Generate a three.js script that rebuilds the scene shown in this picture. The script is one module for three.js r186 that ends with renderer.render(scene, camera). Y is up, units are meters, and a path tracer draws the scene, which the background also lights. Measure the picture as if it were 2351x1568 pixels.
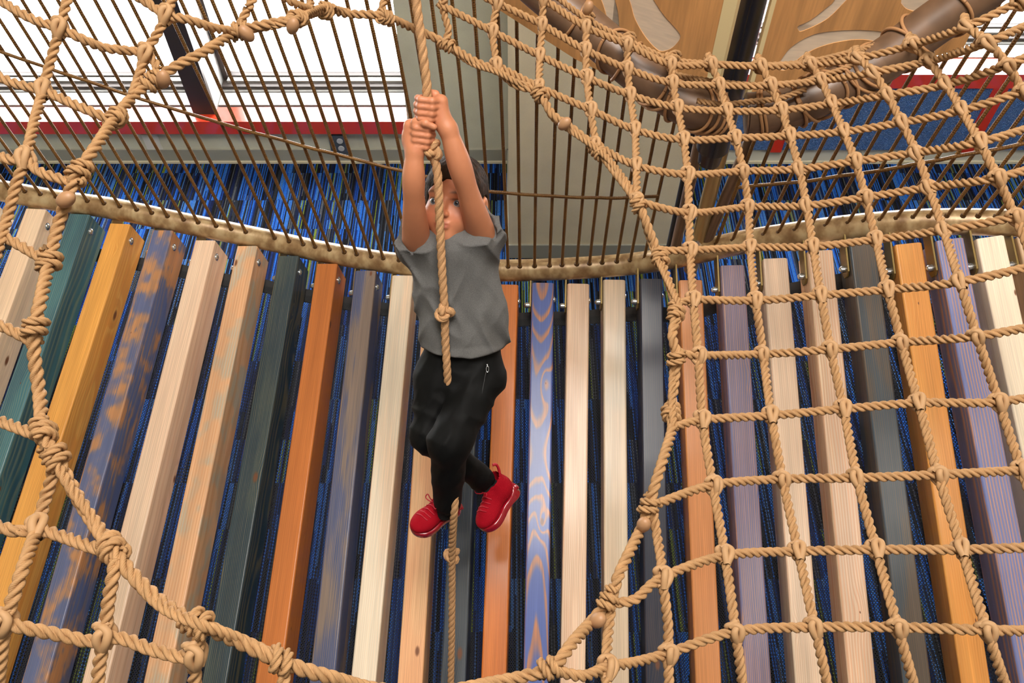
import * as THREE from 'three';
import { mergeGeometries } from 'three/addons/utils/BufferGeometryUtils.js';
import { RectAreaLightUniformsLib } from 'three/addons/lights/RectAreaLightUniformsLib.js';
RectAreaLightUniformsLib.init();

// ───────── camera, sky, lights, exposure ─────────
const W = 2351, HH = 1568, F = 2000, CAM_H = 4.0, PITCH = Math.atan(2774 / 2000), S = F / 1306;   // S: depths below are noted for a 1306 px lens
const scene = new THREE.Scene();
const camera = new THREE.PerspectiveCamera(THREE.MathUtils.radToDeg(2 * Math.atan(HH / 2 / F)), W / HH, 0.05, 60);
camera.position.set(0, CAM_H, 0);
camera.rotation.set(-PITCH, 0, 0);
camera.updateMatrixWorld(true);
const renderer = new THREE.WebGLRenderer({ antialias: true });
renderer.toneMapping = THREE.LinearToneMapping;
renderer.toneMappingExposure = 0.9;
renderer.shadowMap.enabled = true;
scene.background = new THREE.Color().setRGB(1, 1, 1);
scene.backgroundIntensity = 20.0;
const SOFTBOX = 30, PANEL = 0.6, REAR = 10;          // light intensities (nits in three.js terms)

// ───────── small helpers ─────────
const V3 = (x, y, z) => new THREE.Vector3(x, y, z);
const camRaw = (px, py, t) => V3((px - W / 2) / F * t, (HH / 2 - py) / F * t, -t), camPt = (px, py, t) => camRaw(px, py, t * S);
const P = (px, py, t) => camPt(px, py, t).applyMatrix4(camera.matrixWorld);
const ray = (px, py) => P(px, py, 1).sub(camera.position);
const onZ = (px, py, z) => { const r = ray(px, py); return r.multiplyScalar(z / r.z).add(camera.position); };
const onY = (px, py, y) => { const r = ray(px, py); return r.multiplyScalar((y - CAM_H) / r.y).add(camera.position); };
const toPx = (v) => { const c = v.clone().applyMatrix4(camera.matrixWorldInverse); return [c.x / -c.z * F + W / 2, HH / 2 - c.y / -c.z * F, -c.z]; };
camera.matrixWorldInverse.copy(camera.matrixWorld).invert();
const lerp = (a, b, t) => a + (b - a) * t, clamp = (x, a = 0, b = 1) => Math.min(b, Math.max(a, x));
const smooth = (a, b, x) => { const t = clamp((x - a) / (b - a)); return t * t * (3 - 2 * t); };
function interp(tab, x) {
  if (x <= tab[0][0]) return tab[0][1];
  for (let i = 1; i < tab.length; i++) if (x <= tab[i][0]) { const [a, b] = [tab[i - 1], tab[i]]; return lerp(a[1], b[1], (x - a[0]) / (b[0] - a[0])); }
  return tab[tab.length - 1][1];
}
let seedState = 12345;
const rnd = () => { seedState = (seedState * 1664525 + 1013904223) >>> 0; return seedState / 4294967296; };
const hash3 = (x, y, z) => { let h = Math.imul(x, 374761393) ^ Math.imul(y, 668265263) ^ Math.imul(z, 2147483647 ^ 0x5bd1e995); h = Math.imul(h ^ (h >>> 13), 1274126177); return ((h ^ (h >>> 16)) >>> 0) / 4294967296; };
function noise(x, y = 0, z = 0) {
  const xi = Math.floor(x), yi = Math.floor(y), zi = Math.floor(z);
  let u = x - xi, v = y - yi, w = z - zi; u = u * u * (3 - 2 * u); v = v * v * (3 - 2 * v); w = w * w * (3 - 2 * w);
  const l = (a, b, t) => a + (b - a) * t;
  return l(l(l(hash3(xi, yi, zi), hash3(xi + 1, yi, zi), u), l(hash3(xi, yi + 1, zi), hash3(xi + 1, yi + 1, zi), u), v),
    l(l(hash3(xi, yi, zi + 1), hash3(xi + 1, yi, zi + 1), u), l(hash3(xi, yi + 1, zi + 1), hash3(xi + 1, yi + 1, zi + 1), u), v), w) * 2 - 1;
}
const fbm = (x, y, z, o = 3) => { let s = 0, a = 0.5, f = 1; for (let i = 0; i < o; i++) { s += a * noise(x * f, y * f, z * f); a *= 0.5; f *= 2.03; } return s; };
const rgb = (a) => `rgb(${a.map((v) => Math.round(clamp(v, 0, 255))).join(',')})`;
const mix3 = (a, b, t) => [lerp(a[0], b[0], t), lerp(a[1], b[1], t), lerp(a[2], b[2], t)];
function dataTex(w, h, fn, { srgb = true, rx = 1, ry = 1 } = {}) {
  const d = new Uint8Array(w * h * 4);
  for (let j = 0; j < h; j++) for (let i = 0; i < w; i++) {
    const c = fn(i, j), o = (j * w + i) * 4;
    d[o] = clamp(c[0], 0, 255); d[o + 1] = clamp(c[1], 0, 255); d[o + 2] = clamp(c[2], 0, 255); d[o + 3] = 255;
  }
  const t = new THREE.DataTexture(d, w, h);
  t.magFilter = THREE.LinearFilter; t.minFilter = THREE.LinearMipmapLinearFilter; t.generateMipmaps = true;
  t.wrapS = t.wrapT = THREE.RepeatWrapping; t.repeat.set(rx, ry);
  if (srgb) t.colorSpace = THREE.SRGBColorSpace;
  t.needsUpdate = true; return t;
}
const std = (o) => new THREE.MeshStandardMaterial(o), phy = (o) => new THREE.MeshPhysicalMaterial(o);
const used = new Map();
const numbered = (n) => { const k = used.get(n) || 0; used.set(n, k + 1); return k ? `${n}_${String(k).padStart(3, '0')}` : n; };
function mesh(name, geo, mat, parent, label) {
  const m = new THREE.Mesh(geo, mat); m.name = name; m.castShadow = m.receiveShadow = true;
  if (label) m.userData.label = label;
  if (parent) parent.add(m); return m;
}
function thing(name, label, category, pos = V3(0, 0, 0), group) {
  const g = new THREE.Group(); g.name = numbered(name); g.position.copy(pos); scene.add(g);
  g.userData = { label, category }; if (group) g.userData.group = group; g.updateMatrixWorld(true); return g;
}
function tagged(name, geo, mat, label, category, group) { const m = mesh(numbered(name), geo, mat, scene); m.userData = { label, category }; if (group) m.userData.group = group; return m; }
function struct(name, geo, mat, label, parent = scene) { const m = mesh(parent === scene ? numbered(name) : name, geo, mat, parent); if (parent === scene) m.userData = { kind: 'structure', label, category: name.split('_')[0] }; return m; }
function box(x0, x1, y0, y1, z0, z1) { const g = new THREE.BoxGeometry(x1 - x0, y1 - y0, z1 - z0); g.translate((x0 + x1) / 2, (y0 + y1) / 2, (z0 + z1) / 2);
  const p = g.attributes.position, n = g.attributes.normal, uv = g.attributes.uv;   // uv in metres
  for (let i = 0; i < p.count; i++) { const ax = Math.abs(n.getX(i)), ay = Math.abs(n.getY(i)); if (ay > 0.5) uv.setXY(i, p.getX(i), p.getZ(i)); else if (ax > 0.5) uv.setXY(i, p.getZ(i), p.getY(i)); else uv.setXY(i, p.getX(i), p.getY(i)); }
  return g; }
const basis = (o, x, y, z) => { const m = new THREE.Matrix4().makeBasis(x, y, z); m.setPosition(o); return m; };
function tube(pts, r, seg = 8, per = 40, closed = false, tension = 0.5) {
  const c = new THREE.CatmullRomCurve3(pts, closed, 'catmullrom', tension); const n = Math.max(4, Math.ceil(c.getLength() * per));
  return new THREE.TubeGeometry(c, n, r, seg, closed);
}
function rod(a, b, r, seg = 8, r2 = r) { const d = b.clone().sub(a), g = new THREE.CylinderGeometry(r2, r, d.length(), seg, 1); g.translate(0, d.length() / 2, 0);
  g.applyQuaternion(new THREE.Quaternion().setFromUnitVectors(V3(0, 1, 0), d.normalize())); g.translate(a.x, a.y, a.z); return g; }
function ball(c, r, s = [1, 1, 1], n = 10) { const g = new THREE.SphereGeometry(r, n + 4, n); g.scale(...s); g.translate(c.x, c.y, c.z); return g; }
// three-strand laid rope swept along a curve
function ropeGeo(pts, R, { pitch = R * 4.9, closed = false, seg = 27, step = 11, twist0 = 0, tension = 0.5, depth = 0.53 } = {}) {
  const curve = new THREE.CatmullRomCurve3(pts, closed, 'catmullrom', tension), L = curve.getLength(), n = Math.max(3, Math.ceil(L / pitch * step));
  const pos = [], nor = [], uv = [], idx = [], c = R * depth, a = R - c;
  let T = curve.getTangentAt(0), N = Math.abs(T.y) < 0.9 ? V3(0, 1, 0) : V3(1, 0, 0); N.sub(T.clone().multiplyScalar(N.dot(T))).normalize();
  const a2 = Math.max(a, c * 0.88);
  for (let i = 0; i <= n; i++) {
    const u = i / n, p = curve.getPointAt(u); T = curve.getTangentAt(u); N.sub(T.clone().multiplyScalar(N.dot(T))).normalize(); const B = T.clone().cross(N), tw = twist0 + 2 * Math.PI * L * u / pitch;
    for (let j = 0; j <= seg; j++) {
      const th = j / seg * 2 * Math.PI; let ph = ((th % (2 * Math.PI / 3)) - Math.PI / 3);
      const s = c * Math.sin(ph), r = c * Math.cos(ph) + Math.sqrt(Math.max(0, a2 * a2 - s * s)), k = th + tw, cx = Math.cos(k) * r, cy = Math.sin(k) * r;
      pos.push(p.x + N.x * cx + B.x * cy, p.y + N.y * cx + B.y * cy, p.z + N.z * cx + B.z * cy); uv.push(j / seg, L * u);
    }
  }
  const w = seg + 1;
  for (let i = 0; i < n; i++) for (let j = 0; j < seg; j++) { const q = i * w + j; idx.push(q, q + 1, q + w, q + 1, q + w + 1, q + w); }
  for (const [e, flip] of closed ? [] : [[0, 1], [n, 0]]) { const ctr = pos.length / 3, p = curve.getPointAt(e / n); pos.push(p.x, p.y, p.z); uv.push(0.5, 0); for (let j = 0; j < seg; j++) { const q = e * w + j; flip ? idx.push(ctr, q + 1, q) : idx.push(ctr, q, q + 1); } }
  const g = new THREE.BufferGeometry(); g.setAttribute('position', new THREE.Float32BufferAttribute(pos, 3)); g.setAttribute('uv', new THREE.Float32BufferAttribute(uv, 2)); g.setIndex(idx); g.computeVertexNormals();
  return g;
}
// surface nets over a signed distance field
function sdfMesh(sdf, lo, hi, cell, colorFn) {
  const nx = Math.ceil((hi.x - lo.x) / cell) + 1, ny = Math.ceil((hi.y - lo.y) / cell) + 1, nz = Math.ceil((hi.z - lo.z) / cell) + 1;
  const f = new Float32Array(nx * ny * nz);
  for (let k = 0, q = 0; k < nz; k++) for (let j = 0; j < ny; j++) for (let i = 0; i < nx; i++, q++) f[q] = sdf(lo.x + i * cell, lo.y + j * cell, lo.z + k * cell);
  const id = new Int32Array(nx * ny * nz).fill(-1), pos = [], idx = [], at = (i, j, k) => i + nx * (j + ny * k);
  const E = [[0, 1], [2, 3], [4, 5], [6, 7], [0, 2], [1, 3], [4, 6], [5, 7], [0, 4], [1, 5], [2, 6], [3, 7]];
  for (let k = 0; k < nz - 1; k++) for (let j = 0; j < ny - 1; j++) for (let i = 0; i < nx - 1; i++) {
    const v = []; let m = 0; for (let c = 0; c < 8; c++) { const x = f[at(i + (c & 1), j + ((c >> 1) & 1), k + (c >> 2))]; v.push(x); if (x < 0) m |= 1 << c; }
    if (m === 0 || m === 255) continue;
    let sx = 0, sy = 0, sz = 0, n = 0;
    for (const [a, b] of E) if ((v[a] < 0) !== (v[b] < 0)) { const t = v[a] / (v[a] - v[b]); sx += lerp(a & 1, b & 1, t); sy += lerp((a >> 1) & 1, (b >> 1) & 1, t); sz += lerp(a >> 2, b >> 2, t); n++; }
    id[at(i, j, k)] = pos.length / 3; pos.push(lo.x + (i + sx / n) * cell, lo.y + (j + sy / n) * cell, lo.z + (k + sz / n) * cell);
  }
  for (let k = 1; k < nz - 1; k++) for (let j = 1; j < ny - 1; j++) for (let i = 1; i < nx - 1; i++) {
    const s = f[at(i, j, k)] < 0;
    for (let ax = 0; ax < 3; ax++) {
      const o = f[at(i + (ax === 0), j + (ax === 1), k + (ax === 2))] < 0; if (s === o) continue;
      const [A, B] = ax === 0 ? [[0, 1, 0], [0, 0, 1]] : ax === 1 ? [[0, 0, 1], [1, 0, 0]] : [[1, 0, 0], [0, 1, 0]];
      const q = [[0, 0], [1, 0], [1, 1], [0, 1]].map(([a, b]) => id[at(i - a * A[0] - b * B[0], j - a * A[1] - b * B[1], k - a * A[2] - b * B[2])]);
      if (q.some((e) => e < 0)) continue;
      if (s) idx.push(q[0], q[1], q[2], q[0], q[2], q[3]); else idx.push(q[0], q[2], q[1], q[0], q[3], q[2]);
    }
  }
  const g = new THREE.BufferGeometry(); g.setAttribute('position', new THREE.Float32BufferAttribute(pos, 3)); g.setIndex(idx); g.computeVertexNormals();
  const uv = []; for (let i = 0; i < pos.length; i += 3) uv.push(pos[i], pos[i + 1]); g.setAttribute('uv', new THREE.Float32BufferAttribute(uv, 2));
  if (colorFn) { const c = []; for (let i = 0; i < pos.length; i += 3) c.push(...colorFn(pos[i], pos[i + 1], pos[i + 2])); g.setAttribute('color', new THREE.Float32BufferAttribute(c, 3)); }
  return g;
}
const smin = (a, b, k) => { const h = Math.max(k - Math.abs(a - b), 0) / k; return Math.min(a, b) - h * h * k * 0.25; };
const smax = (a, b, k) => -smin(-a, -b, k);
const ell = (x, y, z, cx, cy, cz, rx, ry, rz) => { x -= cx; y -= cy; z -= cz; const k0 = Math.hypot(x / rx, y / ry, z / rz), k1 = Math.hypot(x / rx / rx, y / ry / ry, z / rz / rz); return k1 < 1e-9 ? -Math.min(rx, ry, rz) : k0 * (k0 - 1) / k1; };
function caps(x, y, z, a, b, ra, rb) { const bx = b.x - a.x, by = b.y - a.y, bz = b.z - a.z, px = x - a.x, py = y - a.y, pz = z - a.z; const h = clamp((px * bx + py * by + pz * bz) / (bx * bx + by * by + bz * bz)); return Math.hypot(px - bx * h, py - by * h, pz - bz * h) - lerp(ra, rb, h); }

// ───────── procedural surfaces ─────────
const carpetPal = [[20, 30, 62], [12, 14, 22], [26, 76, 172], [40, 116, 230], [20, 48, 118], [92, 96, 104], [16, 16, 20], [44, 48, 58], [16, 28, 72], [70, 126, 200]];
const carpetTex = (() => { const n = 1024, cols = [];
  for (let i = 0; i < n / 2; i++) cols.push(0);
  return dataTex(n, n, (i, j) => {                                   // 2 m × 2 m, stripes run along v
    const tile = Math.floor(i / 256) + 4 * Math.floor((j + (Math.floor(i / 256) % 2) * 128) / 256), c = Math.floor(i / 3.2), seg = Math.floor((j + hash3(c, 5, 7) * 900) / 420);
    const h = hash3(c, tile, 11), h2 = hash3(c, seg, tile + 31), band = noise(i / 26, tile * 3.7, 0.5);
    let col; if (h > 0.965) col = [128, 146, 44]; else { let k = Math.floor(h2 * 10); if (band > 0.15 && h2 < 0.6) k = [2, 3, 4, 9, 2, 3][Math.floor(h2 * 10) % 6]; if (band < -0.25 && h2 < 0.7) k = [6, 1, 7, 5, 0, 6, 8][Math.floor(h2 * 10) % 7]; col = carpetPal[k]; }
    const d = 0.58 + 0.22 * hash3(i, Math.floor(j / 3), 3); return [col[0] * d, col[1] * d, col[2] * d];
  }); })();
carpetTex.repeat.set(0.5, 0.5);
const bumpNoise = dataTex(256, 256, () => { const v = 90 + 130 * rnd(); return [v, v, v]; }, { srgb: false });
const carpetBump = bumpNoise.clone(); carpetBump.repeat.set(2, 2); carpetBump.needsUpdate = true;
const M = {};
M.carpet = phy({ map: carpetTex, roughness: 0.95, specularIntensity: 0.25, bumpMap: carpetBump, bumpScale: 0.003 });
const plaster = dataTex(256, 256, (i, j) => { const v = 240 + 9 * fbm(i / 30, j / 30, 2) + 5 * rnd(); return [v, v, v]; });
M.wall = std({ color: '#c9c8b4', map: plaster, roughness: 0.75 });
M.column = std({ color: '#ddd1b2', map: plaster, roughness: 0.6 });
M.rear = std({ color: '#6e6a64', roughness: 0.8, map: plaster });
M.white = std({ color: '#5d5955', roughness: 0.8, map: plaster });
M.base = std({ color: '#97968a', roughness: 0.55 });
M.baseR = std({ color: '#c9c6b8', roughness: 0.55 });
M.sill = phy({ color: '#cf3a1e', roughness: 0.32, clearcoat: 1, clearcoatRoughness: 0.06 });
M.alu = std({ color: '#a9a8a6', roughness: 0.4, metalness: 0.3 });
M.bronze = std({ color: '#3a322e', roughness: 0.5, metalness: 0.2 });
M.glass = phy({ color: '#ffffff', transmission: 1, thickness: 0, roughness: 0, ior: 1.5 });
const pebble = dataTex(256, 256, (i, j) => {                          // leather-like cells
  let d1 = 9, d2 = 9; const x = i / 16, y = j / 16, xi = Math.floor(x), yi = Math.floor(y);
  for (let a = -1; a <= 1; a++) for (let b = -1; b <= 1; b++) { const cx = (xi + a + 16) % 16, cy = (yi + b + 16) % 16, d = Math.hypot(xi + a + hash3(cx, cy, 1) - x, yi + b + hash3(cx, cy, 2) - y); if (d < d1) { d2 = d1; d1 = d; } else if (d < d2) d2 = d; }
  const v = 255 * clamp((d2 - d1) * 2.2); return [v, v, v]; }, { srgb: false, rx: 6, ry: 6 });
M.pad = std({ color: '#4a6ea8', roughness: 0.34, bumpMap: pebble, bumpScale: 0.005 });
M.redPad = std({ color: '#c2301c', roughness: 0.45 });
const rust = dataTex(256, 256, (i, j) => { const a = fbm(i / 22, j / 30, 3, 4), b = fbm(i / 6, j / 6, 9, 2); const c = mix3([182, 150, 104], [112, 80, 48], clamp(0.4 + 1.5 * a + 0.6 * b)); return mix3(c, [214, 190, 148], clamp(a * -1.8 - 0.1)); }, { rx: 3, ry: 1.2 });
const rustPipe = dataTex(512, 128, (i, j) => { const a = fbm(i / 20, j / 22, 3, 4), b = fbm(i / 5, j / 5, 9, 2); const c = mix3([176, 146, 104], [128, 96, 62], clamp(0.4 + 1.2 * a + 0.35 * b)); return mix3(c, [200, 176, 136], clamp(a * -1.4 - 0.1)); }, { rx: 6, ry: 1 });
M.pipe = std({ map: rustPipe, roughness: 0.36, metalness: 0.2 });
const brownTex = dataTex(128, 128, (i, j) => { const v = 1 + 0.22 * fbm(i / 14, j / 18, 5, 4); return [108 * v, 82 * v, 62 * v]; }, { rx: 2, ry: 1 });
M.ringPipe = std({ map: brownTex, roughness: 0.42 });
M.rod = std({ color: '#b0945f', map: rust, roughness: 0.45, metalness: 0.25 });
M.brass = std({ color: '#8c7440', roughness: 0.45, metalness: 0.5 });
M.steel = std({ color: '#d5d7da', roughness: 0.22, metalness: 0.9 });
M.black = std({ color: '#0d0c0d', roughness: 0.6 });
M.postBlack = phy({ color: '#1b1a1c', roughness: 0.3, clearcoat: 0.4, clearcoatRoughness: 0.2 });
M.silver = std({ color: '#b49c6c', roughness: 0.35, metalness: 0.6 });
const fibre = dataTex(64, 256, (i, j) => { const v = 150 + 60 * Math.sin((i / 64 * 14 - j / 256 * 30) * 6.283) + 60 * (rnd() - 0.5); return [v, v, v]; }, { srgb: false, rx: 1, ry: 8 });
const ropeTone = dataTex(64, 512, (i, j) => { const v = 0.93 + 0.09 * fbm(i / 9, j / 12, 4, 2) + 0.05 * (rnd() - 0.5); return [180 * v, 138 * v, 94 * v]; }, { rx: 1, ry: 2 });
M.rope = phy({ specularIntensity: 0.5, map: ropeTone, bumpMap: fibre, bumpScale: 0.0006, roughness: 0.72 });
const hempTone = dataTex(64, 512, (i, j) => { const v = 0.9 + 0.16 * fbm(i / 3, j / 14, 6, 2) + 0.14 * (rnd() - 0.5); return [208 * v, 160 * v, 114 * v]; }, { rx: 1, ry: 2 });
M.hemp = phy({ specularIntensity: 0.3, map: hempTone, bumpMap: fibre, bumpScale: 0.0012, roughness: 0.85 });
M.cord = std({ color: '#a87a50', roughness: 0.6 });
M.knot = std({ color: '#ad865d', roughness: 0.7 });
M.cap = std({ color: '#a67c58', roughness: 0.5 });
const ply = dataTex(512, 512, (i, j) => { const g = fbm(i / 14, j / 130, 3, 3), l = fbm(i / 2.2, j / 40, 8, 2); const v = 1 + 0.12 * g + 0.07 * l; return [206 * v, 152 * v, 96 * v]; }, { rx: 1.2, ry: 1.2 });
M.ply = std({ map: ply, roughness: 0.42 });
const plyPale = dataTex(256, 256, (i, j) => { const v = 1 + 0.06 * fbm(i / 30, j / 4, 3, 3); return [230 * v, 208 * v, 182 * v]; }, { rx: 3, ry: 3 });
M.plyPale = std({ map: plyPale, roughness: 0.5 });
M.plyEdge = std({ color: '#e6d3a0', roughness: 0.55 });

// ───────── room ─────────
const ZW = -4.356, XL = -4.5, XR = 4.6, ZF = 3.6, YC = 7.6;
struct('floor', box(XL - 0.2, XR + 0.2, -0.15, 0, ZW - 0.7, ZF + 0.2), M.carpet, 'blue striped loop carpet floor');
struct('ceiling', box(XL - 0.2, XR + 0.2, YC, YC + 0.15, ZW - 0.7, ZF + 0.2), M.white, 'plain dark grey ceiling');
struct('wall_left', box(XL - 0.2, XL, 0, YC, ZW - 0.4, ZF), M.wall, 'plain grey wall on the left');
struct('wall_right', box(XR, XR + 0.2, 0, YC, ZW - 0.4, ZF), M.wall, 'plain grey wall on the right');
struct('wall_front', box(XL - 0.2, XR + 0.2, 0, YC, ZF, ZF + 0.2), M.rear, 'plain grey wall behind the camera');
const SB = 0.372, SR = 0.73, WT = 2.1;                                  // sill heights left and right, window head
const xw0 = onZ(925, 190, ZW).x, xm0 = onZ(436, 235, ZW - 0.04).x, xm1 = onZ(488, 235, ZW - 0.04).x, xr0 = 1.05;
struct('wall_back', mergeGeometries([box(XL, xw0, 0, 0.275, ZW - 0.5, ZW), box(xw0, xr0, 0, YC, ZW - 0.5, ZW), box(xr0, XR, 0, SR - 0.1, ZW - 0.5, ZW), box(XL, xw0, WT, YC, ZW - 0.5, ZW), box(xr0, XR, WT, YC, ZW - 0.5, ZW)]), M.wall, 'pale grey wall under the windows');
const colX0 = -0.02, colX1 = 0.99, colZ = -3.52;
struct('wall_column', box(colX0, colX1, 0, YC, ZW, colZ), M.column, 'broad beige column standing in front of the window wall');
struct('baseboard_back', box(XL, colX0, 0, 0.115, ZW, ZW + 0.012), M.base, 'grey rubber baseboard under the left windows');
struct('baseboard_column', mergeGeometries([box(colX0 - 0.01, colX1 + 0.01, 0, 0.115, colZ, colZ + 0.012), box(colX0 - 0.012, colX0, 0, 0.115, ZW, colZ + 0.012)]), M.base, 'grey rubber baseboard around the column');
struct('trim_6', mergeGeometries([box(XL, colX0, 0, 0.02, ZW + 0.012, ZW + 0.018), box(colX1, XR, 0, 0.022, ZW + 0.014, ZW + 0.02)]), std({ color: '#d8cfb4', roughness: 0.6 }), 'cream bead along the foot of the baseboards');
struct('baseboard_right', box(colX1, XR, 0, 0.13, ZW, ZW + 0.014), M.baseR, 'pale baseboard under the blue wall pads');
struct('trim_1', box(XL, xw0, 0.272, SB, ZW - 0.1, ZW + 0.04), M.sill, 'glossy red window sill along the left windows');
struct('trim_2', box(colX1, XR, SR - 0.1, SR, ZW - 0.12, ZW + 0.045), M.sill, 'glossy red window sill above the blue wall pads');
function windowUnit(n, x0, x1, y0, label) {
  const g = new THREE.Group(); g.name = `window_${n}`; scene.add(g); g.userData = { kind: 'structure', label, category: 'window' };
  const z = ZW - 0.36;
  mesh('window_frame', mergeGeometries([box(x0, x1, y0 - 0.1, y0 - 0.004, ZW - 0.45, ZW - 0.1), box(x0, x1, y0 - 0.004, y0 + 0.035, z - 0.03, z + 0.1), box(x0, x0 + 0.03, y0, WT, z - 0.06, z + 0.03), box(x1 - 0.03, x1, y0, WT, z - 0.06, z + 0.03), box(x0, x1, WT - 0.06, WT, z - 0.06, z)]), M.bronze, g);
  mesh('sill_ledge', mergeGeometries([box(x0, x1, y0 - 0.004, y0 + 0.006, z + 0.125, ZW - 0.115), box(x0, x1, y0 - 0.004, y0 + 0.012, z + 0.1, z + 0.118), box(x0 + 0.03, x1 - 0.03, y0 + 0.035, y0 + 0.05, z - 0.03, z + 0.06)]), M.alu, g);
  mesh('bead', box(x0 + 0.03, x1 - 0.03, y0 + 0.05, y0 + 0.06, z - 0.03, z + 0.02), M.bronze, g);
  mesh('pane', box(x0 + 0.03, x1 - 0.03, y0 + 0.06, WT - 0.06, z - 0.015, z - 0.009), M.glass, g);
}
windowUnit(1, XL + 0.15, xm0, SB, 'bright left window beyond the rods');
windowUnit(2, xm1, xw0, SB, 'bright window left of the column');
windowUnit(3, 1.12, XR - 0.1, SR, 'bright window above the blue wall pads');
struct('trim_3', box(xm0, xm1, SB, WT, ZW - 0.06, ZW - 0.03), M.bronze, 'dark bronze mullion between the two left windows');
struct('trim_5', box(xm0 + 0.002, xm1 - 0.004, SB, WT, ZW - 0.42, ZW - 0.06), M.alu, 'side of the mullion between the left windows, coloured pale for window glare');  // pale colour stands in for window glare on the mullion side
struct('trim_4', mergeGeometries([box(XL, XL + 0.15, SB, WT, ZW - 0.42, ZW - 0.02), box(xr0, 1.12, SR, WT, ZW - 0.42, ZW - 0.02), box(XR - 0.1, XR, SR, WT, ZW - 0.42, ZW - 0.02)]), M.bronze, 'dark bronze window surround');
// blue wall pads with red strips
const padX = [colX1 + 0.02, onZ(1783, 330, ZW).x - 0.05, onZ(1783, 330, ZW).x + 0.03, onZ(2250, 270, ZW).x - 0.04, onZ(2250, 270, ZW).x + 0.05, XR - 0.02];
[[0, 1, 'blue pebbled wall pad half hidden beside the column'], [2, 3, 'wide blue pebbled vinyl wall pad between the red strips'], [4, 5, 'blue pebbled wall pad at the right edge']].forEach(([a, b, l]) => tagged('wall_pad', box(padX[a], padX[b], 0.135, SR - 0.1, ZW, ZW + 0.035), M.pad, l, 'wall pad', 'blue wall pads'));
[[1, 2, 'short red strip between blue pads nearest the column'], [3, 4, 'long red strip crossing the blue pads at far right']].forEach(([a, b, l]) => tagged('pad_strip', box(padX[a], padX[b], 0.12, SR - 0.1, ZW, ZW + 0.042), M.redPad, l, 'strip', 'red strips between pads'));
// outlet and blank plate
{ const c = onZ(778, 327, ZW), g = thing('wall_outlet', 'dark grey double wall outlet below the middle window', 'outlet', V3(c.x, c.y, ZW));
  mesh('box', box(-0.055, 0.055, -0.075, 0.075, 0, 0.022), std({ color: '#4d5560', roughness: 0.4 }), g);
  for (const y of [-0.03, 0.032]) { const s = new THREE.CylinderGeometry(0.02, 0.02, 0.006, 16); s.rotateX(Math.PI / 2); s.translate(0.014, y, 0.025); mesh('socket', s, std({ color: '#b9bcc0', roughness: 0.5 }), g); } }
{ const c = onZ(352, 330, ZW); const g = thing('wall_plate', 'pale blank wall plate below the left window', 'wall plate', V3(c.x, c.y, ZW)); mesh('plate', box(-0.05, 0.05, -0.08, 0.08, 0, 0.008), std({ color: '#cfcdc6', roughness: 0.5 }), g); for (const y of [-0.055, 0.055]) { const s = new THREE.CylinderGeometry(0.005, 0.005, 0.003, 8); s.rotateX(Math.PI / 2); s.translate(0, y, 0.009); mesh('screw', s, M.steel, g); } }

// ───────── lamps (outside the frame) ─────────
function panelLamp(x, z, w, d, label, power = PANEL) {
  const g = thing('ceiling_lamp', label, 'ceiling lamp', V3(x, YC, z), 'ceiling lamps');
  mesh('housing', box(-w / 2 - 0.03, w / 2 + 0.03, -0.06, 0, -d / 2 - 0.03, d / 2 + 0.03), M.white, g);
  mesh('diffuser', box(-w / 2, w / 2, -0.066, -0.06, -d / 2, d / 2), std({ color: '#ffffff', emissive: '#fff6ea', emissiveIntensity: 1.2 }), g);
  const l = new THREE.RectAreaLight('#fff6ea', power, w, d); l.position.set(0, -0.075, 0); l.rotation.x = -Math.PI / 2; g.add(l); l.name = 'lamp_light';
}
panelLamp(-2.2, -0.6, 1.2, 1.2, 'square ceiling lamp above the left of the ramp');
panelLamp(2.9, -1.2, 1.2, 1.2, 'square ceiling lamp above the right of the ramp');
panelLamp(2.5, 2.3, 1.5, 1.5, 'large square ceiling lamp behind the camera', REAR);
{ const g = thing('softbox', 'large photo softbox hung above the ramp', 'softbox', V3(0.2, CAM_H + 3.2, -0.75)); g.lookAt(0.15, CAM_H - 1.8, -1.35); g.updateMatrixWorld(true);
  mesh('shell', box(-0.97, 0.97, -0.97, 0.97, -0.2, -0.01), M.black, g); mesh('diffuser', box(-0.95, 0.95, -0.95, 0.95, -0.01, 0), std({ color: '#ffffff', emissive: '#fff9f1', emissiveIntensity: 6 }), g);
  const l = new THREE.RectAreaLight('#fff9f1', SOFTBOX, 1.9, 1.9); l.position.z = 0.01; l.rotation.y = Math.PI; g.add(l); l.name = 'softbox_light'; }

// ───────── cage: bent bottom pipe, reinforcing rods, cross bar, poles ─────────
const depthTop = [[-200, 2.34], [300, 2.36], [600, 2.4], [900, 2.35], [1200, 2.3], [1450, 2.28], [1600, 2.17], [1800, 2.07], [2000, 1.97], [2250, 1.87], [2500, 1.84]];
const pipeY = [[-250, 395], [-100, 418], [20, 441], [140, 462], [265, 480], [420, 512], [600, 548], [750, 580], [900, 604], [1030, 616], [1150, 621], [1300, 617], [1450, 606], [1560, 588], [1700, 557], [1830, 537], [1930, 524], [2040, 514], [2150, 509], [2300, 511], [2450, 520], [2600, 535], [2750, 552]];
const pipePts = pipeY.map(([x, y]) => P(x, y, interp(depthTop, x) + 0.02));
const pipeCurve = new THREE.CatmullRomCurve3(pipePts, false, 'catmullrom', 0.5);
const pipeSamples = []; for (let i = 0; i <= 600; i++) { const p = pipeCurve.getPoint(i / 600); pipeSamples.push([toPx(p)[0], p, pipeCurve.getTangent(i / 600)]); }
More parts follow.
